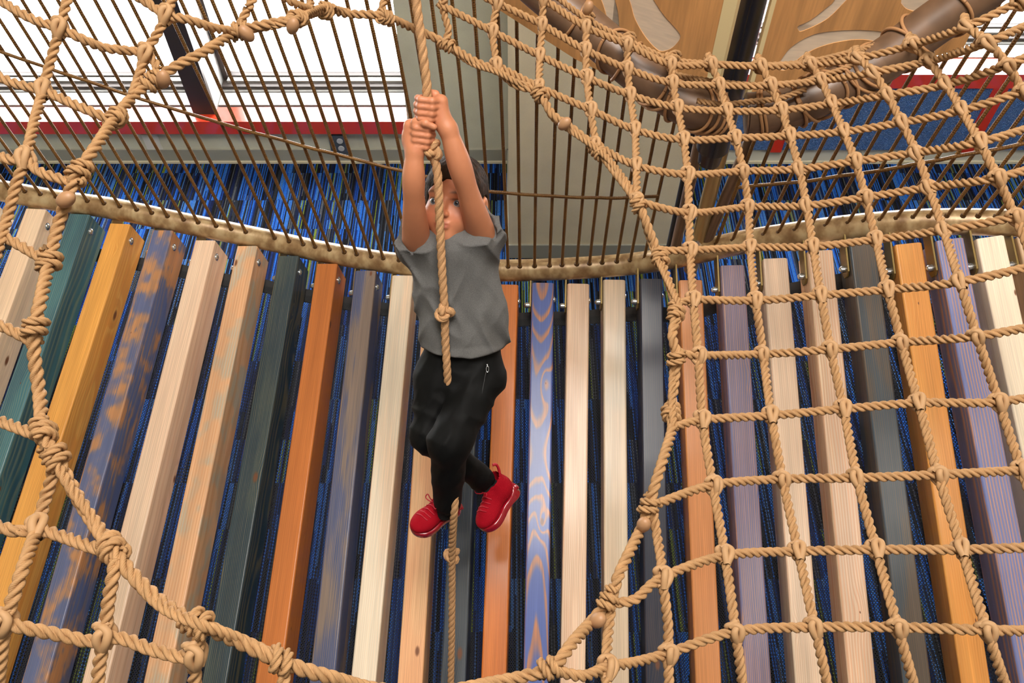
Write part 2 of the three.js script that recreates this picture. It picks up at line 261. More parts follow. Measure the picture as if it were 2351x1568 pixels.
const pipeAt = (px) => { let b = pipeSamples[0]; for (const s of pipeSamples) if (Math.abs(s[0] - px) < Math.abs(b[0] - px)) b = s; return b[1].clone(); };
const cage = thing('climbing_cage', 'brown steel cage of thin upright rods on a bent pipe', 'cage', V3(0, 0, 0));
mesh('bottom_pipe', new THREE.TubeGeometry(pipeCurve, 200, 0.045, 24), M.pipe, cage, 'bent pipe of mottled bronze steel');
const lean = [[0, -0.09], [850, -0.1], [937, -0.075], [1066, -0.045], [1200, -0.015], [1350, 0], [1600, 0.05], [1800, 0.1], [2300, 0.12]];
const rodPx = []; for (let x = -216; x <= 609; x += 36) rodPx.push(x - 3); for (let x = 638; x <= 1500; x += 31) rodPx.push(x); for (let x = 1640; x <= 1905; x += 35) rodPx.push(x); for (let x = 1936; x <= 2700; x += 37) rodPx.push(x);
const ribTex = dataTex(4, 16, (i, j) => { const v = j % 16 < 6 ? 255 : 60; return [v, v, v]; }, { srgb: false, rx: 1, ry: 120 });
M.rod.bumpMap = ribTex; M.rod.bumpScale = 0.0009;
const barY = [[-400, -40], [0, 113], [150, 165], [300, 215], [450, 262], [600, 305], [780, 352], [930, 390], [1120, 435], [1250, 446], [1400, 450], [1560, 445], [1675, 427], [1837, 413], [2047, 382], [2226, 348], [2351, 324], [2700, 250]];
const barPts = [], topPts = [], weld = new THREE.SphereGeometry(0.0115, 8, 6); weld.scale(1, 0.7, 1);
const rodH = 1.6;
for (const x of rodPx) {
  const b = pipeAt(x).add(V3(0, 0.041, 0.014)), k = interp(lean, x), dir = V3(k, 1, 0).normalize(), e = b.clone().addScaledVector(dir, rodH), g = rod(b, e, 0.0063, 10);
  const uv = g.attributes.uv; for (let i = 0; i < uv.count; i++) uv.setY(i, uv.getY(i) * rodH);
  const m = mesh('rod', g, M.rod, cage); mesh('weld', weld.clone().translate(b.x, b.y, b.z), M.rod, m);
  for (let h = 0.1; h < rodH; h += 0.004) { const q = b.clone().addScaledVector(dir, h), [qx, qy] = toPx(q); if (qy <= interp(barY, qx)) { barPts.push(q.add(V3(0, 0, 0.012))); break; } }
  topPts.push(e);
}
{ const split = barPts.findIndex((p) => toPx(p)[0] > 1600), parts = [barPts.slice(0, split), barPts.slice(split)];
  for (const p of parts) if (p.length > 2) { const c = new THREE.CatmullRomCurve3(p, false, 'catmullrom', 0.5), g = new THREE.TubeGeometry(c, 120, 0.0062, 8), L = c.getLength(), uv = g.attributes.uv; for (let i = 0; i < uv.count; i++) uv.setXY(i, uv.getY(i), uv.getX(i) * L); mesh('cross_bar', g, M.rod, cage, 'ribbed bar bent across the rods'); }
  mesh('top_pipe', tube(topPts.filter((_, i) => i % 4 === 0), 0.03, 12, 20), M.ringPipe, cage); }
function pole(px, py, t, dx, r, m, h = 0.85, label) { const b = P(px, py, t), e = b.clone().add(V3(dx, h, 0)); b.y -= 0.05; return mesh('pole', rod(b, e, r, 20), m, cage, label); }
pole(1546, 590, 2.24, 0, 0.02, M.ringPipe, 0.85); pole(1590, 600, 2.24, 0.0, 0.027, M.silver, 0.85, 'shiny pale steel pole'); pole(1613, 570, 2.19, 0.09, 0.02, M.ringPipe, 0.8); pole(1531, 588, 2.27, 0, 0.011, std({ color: '#2c3038', roughness: 0.35, metalness: 0.4 }), 0.85);
mesh('pole_collar', rod(P(1592, 575, 2.19), P(1594, 545, 2.17), 0.034, 24), M.steel, cage, 'bright steel collar at the foot of the poles');

// ───────── timber ramp ─────────
// [topLeft, topRight, yTop, left@1060, right@1060, center@1568 or null, base colour, line colour, patch colour, ring contrast, ring mm, wear, label]
const PEACH = [226, 192, 160], PALE = [232, 212, 186];
const slats = [
  [-175, -122, 446, -545, -478, null, [176, 104, 52], [196, 128, 70], [162, 92, 44], 0.3, 4, 0.3, 'orange slat beyond the left edge'],
  [-60, -8, 462, -310, -246, null, PALE, [214, 178, 140], PEACH, 0.3, 5, 0.2, 'cream timber slat at the left edge'],
  [57, 108, 478, -170, -95, null, PEACH, [238, 208, 172], PALE, 0.35, 6, 0.3, 'pale peach slat with a cream stripe at far left'],
  [158, 208, 490, -50, 18, null, [62, 106, 116], [140, 140, 112], [28, 54, 78], 0.45, 5, 0.35, 'teal stained slat at far left'],
  [251, 300, 512, 60, 134, null, [220, 152, 72], [238, 186, 104], [206, 130, 56], 0.4, 4, 0.3, 'yellow orange slat beside the teal one'],
  [348, 399, 527, 193, 250, null, [84, 98, 140], [160, 124, 96], [190, 132, 84], 0.3, 3.5, 0.95, 'worn blue slat with orange patches'],
  [446, 496, 550, 314, 372, null, [228, 196, 168], [206, 164, 134], PALE, 0.4, 4.5, 0.3, 'pale peach slat with fine lines left of the boy'],
  [543, 592, 563, 435, 492, null, [220, 172, 132], [206, 142, 94], [184, 172, 152], 0.4, 7, 0.9, 'peach and grey striped slat left of the boy'],
  [638, 687, 586, 550, 609, null, [34, 54, 68], [140, 114, 72], [60, 74, 74], 0.42, 4, 0.6, 'dark green blue slat with tan lines'],
  [726, 776, 604, 664, 721, 614, [184, 106, 50], [202, 130, 66], [172, 96, 44], 0.3, 4, 0.3, 'burnt orange slat left of the boy'],
  [814, 864, 620, 767, 826, 738, [72, 82, 118], [146, 118, 94], [134, 112, 92], 0.4, 4, 0.8, 'dusty blue slat with tan streaks'],
  [899, 950, 631, 856, 910, 833, [222, 208, 186], [230, 190, 156], [232, 196, 164], 0.35, 4.5, 0.6, 'whitish slat beside the boy'],
  [975, 1026, 640, 952, 1008, 941, [226, 168, 122], [210, 142, 96], [226, 196, 150], 0.3, 4, 0.5, 'peach slat under the left red shoe'],
  [1056, 1107, 648, 1040, 1096, 1040, [44, 56, 74], [116, 98, 78], [66, 74, 80], 0.3, 4, 0.7, 'dark blue grey slat behind the rope end'],
  [1140, 1190, 652, 1121, 1177, 1133, [194, 108, 46], [210, 132, 66], [182, 94, 38], 0.35, 4, 0.3, 'orange slat behind the right red shoe'],
  [1221, 1272, 648, 1209, 1265, 1230, [82, 98, 160], [196, 122, 72], [74, 88, 146], 0.95, 5, 0.2, 'blue slat with bold orange grain'],
  [1302, 1354, 650, 1294, 1351, 1315, [224, 188, 158], [206, 154, 122], PALE, 0.45, 4.5, 0.4, 'pale peach slat right of the blue grain slat'],
  [1385, 1436, 641, 1383, 1441, 1416, [212, 188, 160], [222, 180, 144], [196, 186, 166], 0.25, 4, 0.6, 'greyish peach slat right of centre'],
  [1470, 1520, 639, 1472, 1534, 1511, [32, 38, 58], [80, 62, 56], [58, 50, 58], 0.35, 4, 0.7, 'navy slat behind the knotted net edge'],
  [1558, 1613, 642, 1573, 1632, 1627, [204, 132, 76], [220, 154, 96], [196, 118, 62], 0.4, 4, 0.3, 'light orange slat with knots under the net'],
  [1654, 1709, 608, 1682, 1739, 1741, [122, 114, 142], [196, 140, 110], [104, 108, 150], 0.6, 4, 0.5, 'lilac slat with orange lines under the net'],
  [1751, 1809, 592, 1785, 1849, 1857, [228, 200, 172], [212, 164, 134], PALE, 0.4, 4.5, 0.3, 'pale peach slat under the net'],
  [1854, 1912, 574, 1897, 1962, 1980, [226, 192, 162], [214, 152, 116], [232, 206, 166], 0.5, 5, 0.4, 'peach slat with a dark knot under the net'],
  [1949, 2010, 555, 2009, 2073, 2106, [66, 76, 86], [116, 92, 68], [96, 80, 66], 0.4, 4, 0.8, 'blue grey and brown slat under the net'],
  [2055, 2116, 558, 2128, 2192, 2241, [224, 152, 76], [236, 174, 100], [204, 124, 56], 0.3, 4.5, 0.3, 'yellow orange slat at right'],
  [2150, 2212, 548, 2243, 2308, 2376, [122, 130, 180], [212, 150, 112], [112, 118, 172], 0.8, 6, 0.2, 'lilac blue slat with bold orange grain at right'],
  [2242, 2305, 543, 2352, 2418, null, [238, 220, 196], [230, 202, 170], PALE, 0.25, 4.5, 0.3, 'cream slat at right'],
  [2335, 2400, 538, 2462, 2530, null, [196, 160, 122], [210, 176, 138], PEACH, 0.3, 5, 0.3, 'tan slat at the right edge'],
  [2428, 2494, 533, 2570, 2640, null, [184, 106, 50], [202, 130, 66], [172, 96, 44], 0.3, 4, 0.3, 'orange slat beyond the right edge'],
  [2520, 2588, 528, 2680, 2752, null, PEACH, [206, 160, 128], PALE, 0.35, 5, 0.3, 'peach slat beyond the right edge'],
];
const SW = 0.089, SH = 0.14, ramp = thing('timber_ramp', 'sloping ramp of coloured square timber slats', 'ramp', V3(0, 0, 0));
const woodBump = dataTex(128, 256, (i, j) => { const v = 128 + 90 * fbm(i / 3, j / 60, 5, 3); return [v, v, v]; }, { srgb: false });
function woodTex(k, s) {                                              // 0.36 m around × 1.6 m along, pith offset gives the figure
  const [, , , , , , base, line, patch, con, mm, wear] = s, w = 448, h = 768, per = [SW, SW + SH, 2 * SW + SH, 2 * SW + 2 * SH];
  const bold = con > 0.9, cx = bold ? lerp(-0.05, 0.05, hash3(k, 1, 1)) : (hash3(k, 1, 1) < 0.5 ? -1 : 1) * (0.16 + 0.2 * hash3(k, 3, 1)), cy = bold ? -0.06 : -0.1 * hash3(k, 2, 1), kn = [];
  for (let q = 0; q < 3; q++) kn.push([hash3(k, q, 21) * 0.3, hash3(k, q, 22) * 1.5, 0.004 + 0.006 * hash3(k, q, 23)]);
  if (con > 0.9) kn.push([0.055 + 0.089 * 0, 0.42, 0.008], [0.05, 0.95, 0.006]);
  return dataTex(w, h, (i, j) => {
    const u = i / w * 0.46, v = j / h * 1.9; let x, y;
    if (u < per[0]) { x = u - SW / 2; y = SH / 2; } else if (u < per[1]) { x = SW / 2; y = SH / 2 - (u - per[0]); } else if (u < per[2]) { x = SW / 2 - (u - per[1]); y = -SH / 2; } else { x = -SW / 2; y = u - per[2] - SH / 2; }
    let kd = 9, push = 0; for (const [ku, kv, kr] of kn) { const d = Math.hypot(u - ku, (v - kv) * 0.45); if (d < kd) kd = d / kr; push += 0.012 * Math.exp(-((u - ku) ** 2 + ((v - kv) * 0.35) ** 2) / (kr * kr * 9)); }
    const bend = con > 0.9 ? 0.022 * noise(v * 1.7, k) + 0.01 * noise(v * 4, k + 9) : 0.006 * noise(v * 1.2, k) + 0.003 * noise(v * 5, k + 5);
    const r = Math.hypot(x - cx, y - cy) + bend + push + 0.0012 * noise(u * 60, v * 6, k), ph = r / (mm * 1.45 / 1000), fr = ph - Math.floor(ph);
    const late = (con > 0.9 ? smooth(0.48, 0.78, fr) : smooth(0.35, 0.75, fr)) * (1 - smooth(0.86, 1, fr)), fib = fbm(u * 500, v * 7, k, 2);
    const pw = wear * smooth(-0.12, 0.3, fbm(u * 16, v * (wear > 0.85 ? 11 : 3), k * 3.3, 3) + 0.22 * fib + 0.12 * (late - 0.4));
    let c = mix3(base, patch, pw); c = mix3(c, line, Math.min(1, con * 1.5) * late * (0.75 + 0.3 * fib));
    const g = 1 + 0.1 * fib + 0.05 * noise(u * 30, v * 2, k + 2); c = c.map((e) => e * g);
    if (kd < 1.4) c = mix3([112, 66, 40], c, smooth(0.5, 1.4, kd) * 0.9 + 0.1);
    return c;
  }, { rx: 1 / 0.46, ry: 1 / 1.9 });
}
function beamGeo(L) {
  const r = 0.007, pr = [], s = SW / 2, t = SH / 2; // profile starts at top-left, goes clockwise over the top face
  const corner = (cx, cy, a0) => { for (let i = 0; i <= 3; i++) { const a = a0 - i / 3 * Math.PI / 2; pr.push([cx + r * Math.cos(a), cy + r * Math.sin(a), Math.cos(a), Math.sin(a)]); } };
  corner(s - r, t - r, Math.PI / 2); corner(s - r, -t + r, 0); corner(-s + r, -t + r, -Math.PI / 2); corner(-s + r, t - r, Math.PI);
  pr.unshift(pr[pr.length - 1]); const per = [0]; for (let i = 1; i < pr.length; i++) per.push(per[i - 1] + Math.hypot(pr[i][0] - pr[i - 1][0], pr[i][1] - pr[i - 1][1]));
  const pos = [], nor = [], uv = [], idx = [], n = pr.length, e = 0.004;
  const rings = [[0, 1 - 2 * e / SW], [e, 1], [L - e, 1], [L, 1 - 2 * e / SW]];
  for (const [z, k] of rings) pr.forEach(([x, y, a, b], i) => { pos.push(x * k, y * k, z); nor.push(a, b, 0); uv.push(per[i], z); });
  for (let q = 0; q < 3; q++) for (let i = 0; i < n - 1; i++) { const a = q * n + i; idx.push(a, a + n, a + 1, a + 1, a + n, a + n + 1); }
  for (const [q, d] of [[0, -1], [3, 1]]) { const b = pos.length / 3, k = rings[q][1], z = rings[q][0]; pr.forEach(([x, y]) => { pos.push(x * k, y * k, z); nor.push(0, 0, d); uv.push(x + 0.1, y + 0.1); }); for (let i = 1; i < n - 1; i++) d > 0 ? idx.push(b, b + i + 1, b + i) : idx.push(b, b + i, b + i + 1); }
  const g = new THREE.BufferGeometry(); g.setAttribute('position', new THREE.Float32BufferAttribute(pos, 3)); g.setAttribute('normal', new THREE.Float32BufferAttribute(nor, 3)); g.setAttribute('uv', new THREE.Float32BufferAttribute(uv, 2)); g.setIndex(idx); return g;
}
const nutGeo = (() => { const a = new THREE.CylinderGeometry(0.0125, 0.0125, 0.013, 6); a.rotateZ(Math.PI / 2); const b = new THREE.SphereGeometry(0.0105, 10, 8); b.scale(0.9, 1, 1); b.translate(-0.007, 0, 0); return mergeGeometries([a, b]); })();
const domeGeo = (() => { const b = new THREE.SphereGeometry(0.0125, 12, 8); b.scale(0.65, 1, 1); const w = new THREE.CylinderGeometry(0.0155, 0.0155, 0.003, 14); w.rotateZ(Math.PI / 2); return mergeGeometries([b, w]); })();
const plateGeo = (() => { const s = new THREE.Shape(); s.moveTo(-0.1, 0.028); s.lineTo(0.095, 0.02); s.lineTo(0.11, -0.0); s.lineTo(0.11, -0.03); s.lineTo(0.095, -0.045); s.lineTo(-0.1, -0.04); s.closePath(); const g = new THREE.ExtrudeGeometry(s, { depth: 0.005, bevelEnabled: true, bevelSize: 0.0008, bevelThickness: 0.0008, bevelSegments: 1 });
  const m = new THREE.Matrix4().makeBasis(V3(0, 0, 1), V3(0, 1, 0), V3(-1, 0, 0)); g.applyMatrix4(m); return g; })();
const ratioTab = [[0, 0.79], [600, 0.8], [1000, 0.85], [1250, 0.87], [1600, 0.9], [2000, 0.93], [2400, 0.93]];
const tiltTab = [[0, 3], [300, 4], [500, 6], [800, 5], [1100, 2], [1400, 1], [1600, 3], [1900, 5], [2300, 7]];
const slatFrames = [];
slats.forEach((s, k) => {
  const [l, r, y, lb, rb, cb] = s, ct = (l + r) / 2, c1 = (lb + rb) / 2, c2 = cb ?? ct + (c1 - ct) / (1060 - y) * (1568 - y), tt = interp(depthTop, ct), tb = tt * interp(ratioTab, ct);
  const A = P(ct, y, tt), B = P(c2, 1568, tb), d = B.clone().sub(A).normalize(), L = Math.min(B.distanceTo(A) + 0.45, 2.4);
  let w = V3(1, 0, 0); w.addScaledVector(d, -w.dot(d)).normalize(); let n = d.clone().cross(w); const a = THREE.MathUtils.degToRad(interp(tiltTab, ct));
  const n2 = n.clone().multiplyScalar(Math.cos(a)).addScaledVector(w, -Math.sin(a)), w2 = w.clone().multiplyScalar(Math.cos(a)).addScaledVector(n, Math.sin(a)); w = w2; n = n2;
  const m = basis(A.clone().addScaledVector(n, -SH / 2), w, n, d), tex = woodTex(k, s);
  const o = mesh('timber_slat', beamGeo(L), phy({ map: tex, bumpMap: woodBump, bumpScale: 0.0008, roughness: 0.5, specularIntensity: 0.6, clearcoat: 0.3, clearcoatRoughness: 0.16 }), ramp, s[12]);
  o.applyMatrix4(m); slatFrames.push({ A, d, w, n, L });
  const pl = mesh('bracket', plateGeo, M.brass, o, 'thin brass coloured bracket plate'); pl.position.set(-SW / 2 - 0.0025, SH / 2 - 0.045, 0);
  const nu = mesh('bolt_nut', nutGeo, M.steel, o, 'bright domed nut'); nu.position.set(-SW / 2 - 0.015, SH / 2 - 0.05, 0.082);
  const bo = mesh('bolt_head', domeGeo, M.steel, o, 'bright domed bolt head'); bo.position.set(SW / 2 + 0.001, SH / 2 - 0.042, 0.06);
});
// black safety net hung under the slats
const netAlpha = (() => { const w = 64, h = 96; return dataTex(w, h, (i, j) => {      // one repeat of a hexagonal lattice
  const x = i / w, y = j / h * 1.5; let d1 = 9, d2 = 9;
  for (let a = -2; a <= 2; a++) for (let b = -2; b <= 3; b++) { const cx = a + (((b % 2) + 2) % 2) * 0.5, cy = b * 0.75, d = Math.hypot(cx - x, cy - y); if (d < d1) { d2 = d1; d1 = d; } else if (d < d2) d2 = d; }
  const v = d2 - d1 < 0.28 ? 255 : 0; return [v, v, v]; }, { srgb: false, rx: 1 / 0.0085, ry: 1 / 0.0125 }); })();
{ const pos = [], uv = [], idx = []; let ux = 0; const cols = 3;
  slatFrames.forEach((f, i) => { if (i) ux += f.A.distanceTo(slatFrames[i - 1].A);
    for (const [q, v] of [[0.1, 0.1], [0.8, 0.8], [f.L, f.L]]) { const p = f.A.clone().addScaledVector(f.n, -SH - 0.012).addScaledVector(f.d, q); pos.push(p.x, p.y, p.z); uv.push(ux, v); } });
  for (let i = 0; i < slatFrames.length - 1; i++) for (let q = 0; q < cols - 1; q++) { const a = i * cols + q; idx.push(a, a + cols, a + 1, a + 1, a + cols, a + cols + 1); }
  const g = new THREE.BufferGeometry(); g.setAttribute('position', new THREE.Float32BufferAttribute(pos, 3)); g.setAttribute('uv', new THREE.Float32BufferAttribute(uv, 2)); g.setIndex(idx); g.computeVertexNormals();
  const net = thing('safety_net', 'fine black mesh net hung under the timber slats', 'net', V3(0, 0, 0));
  mesh('netting', g, std({ color: '#121214', roughness: 0.8, alphaMap: netAlpha, alphaTest: 0.5, side: THREE.DoubleSide }), net);
  const sp = slatFrames.map((f) => f.A.clone().addScaledVector(f.n, -SH - 0.016).addScaledVector(f.d, 0.1)); const strap = []; const W2 = 0.03;
  for (let i = 0; i < sp.length - 1; i++) { const f = slatFrames[i], a = sp[i], b = sp[i + 1], x = b.clone().sub(a), len = x.length(); x.normalize(); const z = f.d.clone().addScaledVector(x, -f.d.dot(x)).normalize(), yv = z.clone().cross(x); const bg = new THREE.BoxGeometry(len + 0.006, 0.006, W2 * 2); bg.applyMatrix4(basis(a.clone().lerp(b, 0.5), x, yv, z)); strap.push(bg); }
  mesh('border_strap', mergeGeometries(strap), M.black, net, 'black strap along the top of the netting'); }

// ───────── upper ring pipe, lashings, post, plywood panels ─────────
const ringPx = [[1120, -130, 1.46], [1240, -25, 1.46], [1319, 40, 1.46], [1390, 100, 1.45], [1461, 161, 1.44], [1530, 212, 1.43], [1590, 246, 1.43], [1650, 260, 1.43], [1720, 262, 1.42], [1790, 252, 1.42], [1860, 228, 1.41], [1940, 190, 1.4], [2030, 138, 1.38], [2134, 62, 1.35], [2230, -5, 1.32], [2340, -90, 1.28]];
const ringCurve = new THREE.CatmullRomCurve3(ringPx.map((p) => P(...p)), false, 'catmullrom', 0.5);
const ring = thing('net_ring', 'thick brown bent pipe that carries the rope net', 'pipe', V3(0, 0, 0));
const ringS = []; for (let i = 0; i <= 400; i++) { const p = ringCurve.getPoint(i / 400); ringS.push([toPx(p)[0], i / 400]); }
const ringU = (px) => ringS.reduce((b, s) => (Math.abs(s[0] - px) < Math.abs(b[0] - px) ? s : b))[1];
const subCurve = (a, b, n = 30) => { const q = []; for (let i = 0; i <= n; i++) q.push(ringCurve.getPoint(lerp(a, b, i / n))); return q; };
mesh('ring_pipe', tube(subCurve(0, ringU(1664)), 0.053, 24, 60), M.ringPipe, ring); mesh('ring_pipe', tube(subCurve(ringU(1714), 1), 0.053, 24, 60), M.ringPipe, ring);
for (const px of [1664, 1714]) { const u = ringU(px), p = ringCurve.getPoint(u), t = ringCurve.getTangent(u); const g = new THREE.CylinderGeometry(0.053, 0.053, 0.004, 24); g.applyQuaternion(new THREE.Quaternion().setFromUnitVectors(V3(0, 1, 0), t)); g.translate(p.x, p.y, p.z); mesh('end_plate', g, M.ringPipe, ring); }
const toCam = (p) => camera.position.clone().sub(p).normalize();
function loop(px, slant, a0 = 0, a1 = 6.283, rr = 0.0575, r = 0.0042) {
  const u = ringU(px), p = ringCurve.getPoint(u), t = ringCurve.getTangent(u); let e1 = toCam(p); e1.addScaledVector(t, -e1.dot(t)).normalize(); const e2 = t.clone().cross(e1), q = [];
  for (let i = 0; i <= 24; i++) { const a = lerp(a0, a1, i / 24); q.push(p.clone().addScaledVector(e1, Math.cos(a) * rr).addScaledVector(e2, Math.sin(a) * rr).addScaledVector(t, slant * Math.cos(a) + 0.004 * Math.sin(2 * a))); }
  mesh('lashing', tube(q, r, 7, 90), M.cord, ring);
}
[[1322, 0.02], [1415, -0.03], [1438, 0.01], [1500, 0.05], [1512, 0.055], [1560, -0.03], [1602, 0.03], [1612, 0.035], [1630, 0.03], [1640, 0.032], [1745, -0.02], [1754, -0.02], [1775, 0.004], [1783, 0.006], [1830, 0.0], [1862, -0.04], [1880, 0.05], [1930, 0.02], [1990, -0.05], [2010, -0.045], [2065, 0.03], [2110, -0.02], [2180, 0.03]].forEach(([px, s]) => loop(px, s));
const post = thing('support_post', 'glossy black upright post behind the net ring', 'post', P(1718, 0, 1.52).setY(0));
{ const b = post.position, base = P(1718, 0, 1.52), x = base.x - b.x, z = base.z - b.z, low = onZ(1640, 372, base.z).y;
  mesh('sleeve', mergeGeometries([rod(V3(x, low + 0.06, z), V3(x, YC, z), 0.05, 28), rod(V3(x, low, z), V3(x, low + 0.07, z), 0.035, 28, 0.042)]), M.postBlack, post);
  mesh('seam', rod(V3(x - 0.005, low + 0.06, z + 0.049), V3(x - 0.005, YC - 0.01, z + 0.049), 0.002, 6), M.black, post); }
function panel(label, a, b, y0, y1, holes, edgeW, edgeAt) {
  const A = a.clone(), e1 = V3(b.x - a.x, 0, b.z - a.z), L = e1.length(); e1.normalize(); const e2 = V3(0, 1, 0), n = e1.clone().cross(e2); // n towards the camera side
  const g = thing('plywood_panel', label, 'panel', A), plane = (px, py) => { const r = ray(px, py), t = A.clone().sub(camera.position).dot(n) / r.dot(n), p = r.multiplyScalar(t).add(camera.position).sub(A); return new THREE.Vector2(p.dot(e1), p.y); };
  const yb = b.y - a.y, s = new THREE.Shape([new THREE.Vector2(edgeAt === 'r' ? -0.35 : -0.001, y0 + (edgeAt === 'r' ? 0.1 : 0)), new THREE.Vector2(0, y0), new THREE.Vector2(L, yb + y0), new THREE.Vector2(L, y1), new THREE.Vector2(edgeAt === 'r' ? -0.35 : -0.001, y1)]);
  const hs = holes.map((h) => { const c = new THREE.SplineCurve(h.map(([x, y]) => plane(x, y))); return c.getPoints(h.length * 6); });
  for (const h of hs) s.holes.push(new THREE.Path(h.slice(0, -1)));
  const m = basis(V3(0, 0, 0), e1, e2, n), eg = new THREE.ExtrudeGeometry(s, { depth: 0.014, bevelEnabled: false }); eg.applyMatrix4(m);
  mesh('board', eg, M.ply, g);
  hs.forEach((h) => { const c = new THREE.Box2().setFromPoints(h), q = box(c.min.x - 0.01, c.max.x + 0.01, c.min.y - 0.01, c.max.y + 0.01, 0.001, 0.0122); q.applyMatrix4(m); mesh('inlay', q, M.plyPale, g, 'pale birch inlay'); });
  const ex = edgeAt === 'r' ? [L, L + edgeW] : [-edgeW, 0]; const eb = box(ex[0], ex[1], edgeAt === 'r' ? yb + y0 - 0.02 : y0, y1, -0.012, 0.016); eb.applyMatrix4(m); mesh('edge_strip', eb, M.plyEdge, g, 'cream panel edge');
}
const closeLoop = (h) => [...h, h[0]];
panel('left plywood panel with leaf shaped pale inlays above the ring', P(1330, 60, 1.6), P(1622, 200, 1.55), -0.1, 0.75,
  [closeLoop([[1430, -60], [1475, -60], [1510, 0], [1533, 33], [1559, 62], [1567, 76], [1562, 89], [1546, 105], [1525, 112], [1510, 105], [1486, 78], [1463, 38], [1452, 0]]),
    closeLoop([[1372, -40], [1405, -40], [1419, 0], [1425, 27], [1427, 58], [1425, 84], [1410, 74], [1400, 42], [1395, 22], [1388, 0]])], 0.034, 'r');
panel('right plywood panel with crescent and bar shaped inlays', P(1728, 190, 1.62), P(2230, 60, 1.5), -0.06, 0.75,
  [closeLoop([[1909, 0], [1861, 38], [1832, 52], [1831, 61], [1842, 64], [1895, 38], [1935, 0], [1965, -35], [1938, -35]]),
    closeLoop([[1782, 145], [1813, 103], [1861, 74], [1913, 64], [1981, 62], [2043, 69], [2052, 82], [2033, 93], [1981, 84], [1930, 88], [1878, 102], [1837, 124], [1813, 148], [1795, 155]]),
    closeLoop([[2066, 0], [2080, 14], [2110, 20], [2140, 12], [2154, -3], [2148, -40], [2110, -55], [2075, -40]])], 0.012, 'l');

// ───────── rope net with its opening ─────────
const netDepth = [[100, 50, 1.0], [400, 60, 1.05], [600, 50, 1.12], [150, 450, 0.92], [90, 800, 0.85], [130, 1100, 0.8], [30, 1400, 0.72], [250, 1400, 0.74], [460, 1450, 0.72], [650, 1530, 0.74], [1000, 1590, 0.8], [1250, 1540, 0.86], [1400, 1350, 0.95], [1490, 1150, 1.02], [1550, 820, 1.12], [1480, 520, 1.22], [1300, 290, 1.3], [1000, 90, 1.35], [850, 35, 1.28], [1240, 60, 1.35], [1450, 160, 1.345], [1640, 150, 1.34], [1850, 150, 1.32], [2100, 100, 1.22], [2300, 60, 1.1], [1700, 450, 1.29], [2000, 450, 1.22], [2300, 400, 1.1], [1700, 800, 1.18], [2000, 800, 1.14], [2300, 700, 1.06], [1750, 1100, 1.09], [2100, 1100, 1.04], [1700, 1450, 0.97], [2050, 1450, 0.95], [2300, 1450, 0.92]];
const TN = (x, y) => { let a = 0, b = 0; for (const [px, py, t] of netDepth) { const w = 1 / (Math.hypot(x - px, y - py) + 25) ** 3.2; a += w * t; b += w; } return a / b; };
const NR = 0.0093, net = thing('rope_net', 'tan knotted rope net with a large opening around the boy', 'rope net', V3(0, 0, 0));
const npt = (x, y, dt = 0) => P(x, y, TN(x, y) + dt);
const runOn = (p) => {                                                // ropes that leave the frame go on beyond it
  const out = ([x, y]) => x < -5 || x > 2355 || y < -5 || y > 1573, ext = (a, b) => { const l = Math.hypot(a[0] - b[0], a[1] - b[1]); return [a[0] + (a[0] - b[0]) / l * 330, a[1] + (a[1] - b[1]) / l * 330]; };
  const q = p.slice(); if (out(q[0])) q.unshift(ext(q[0], q[1])); const n = q.length; if (out(q[n - 1])) q.push(ext(q[n - 1], q[n - 2])); return q; };
const strand = (pts0, R = NR, dt = 0, name = 'strand', pts = runOn(pts0)) => mesh(name, ropeGeo(pts.map(([x, y, q = 0]) => npt(x, y, dt + q)), R, { twist0: rnd() * 6, step: 11 }), M.rope, net);
// knot: bights of rope wrapped over a crossing; local x along the row, y along the column, z to the viewer
const knotGeo = (() => { const R = NR, s = (a, r) => tube(a.map(([x, y, z]) => V3(x * R, y * R, z * R)), r * R, 9, 700), q = [];
  q.push(s([[-0.9, 1.5, 0.5], [-0.1, 2.05, 0.95], [0.75, 1.3, 1.15], [0.85, 0, 1.2], [0.6, -1.3, 0.9], [0.1, -2.8, 0.1]], 0.62), s([[0.05, 1.5, 1.0], [-0.4, 0.7, 1.35], [-0.5, -0.5, 1.25], [-0.35, -1.6, 0.8], [0, -2.8, 0.1]], 0.64), s([[-0.5, 0.6, -0.9], [-1.35, 1.35, -0.1], [-1.1, 1.95, 0.35], [-0.4, 2.15, 0.5], [0.3, 2.7, 0.1]], 0.6), s([[-0.3, -2.4, -0.2], [-0.6, -0.8, -0.95], [-0.5, 0.8, -1.0], [0.1, 2.4, -0.2]], 0.66), s([[0.4, -2.4, -0.2], [0.6, -0.6, -0.95], [0.6, 0.8, -0.95], [0, 2.4, -0.2]], 0.66), ball(V3(0, 0, 0), R * 0.95, [0.95, 1.5, 0.9], 8));
  return mergeGeometries(q).scale(0.98, 0.74, 0.98); })();
const knotGeo2 = knotGeo.clone().scale(1.06, 1.04, 1.06);
function knot(px, py, vdir, hdir, big) {
  const o = npt(px, py); const y = npt(px + vdir[0] * 12, py + vdir[1] * 12).sub(o).normalize(); let x = npt(px + hdir[0] * 12, py + hdir[1] * 12).sub(o); x.addScaledVector(y, -x.dot(y)).normalize(); const z = x.clone().cross(y);
  const m = mesh('knot', big ? knotGeo2 : knotGeo, M.knot, net); m.applyMatrix4(basis(o, x, y, z)); m.userData.label = undefined; delete m.userData.label; return m;
}
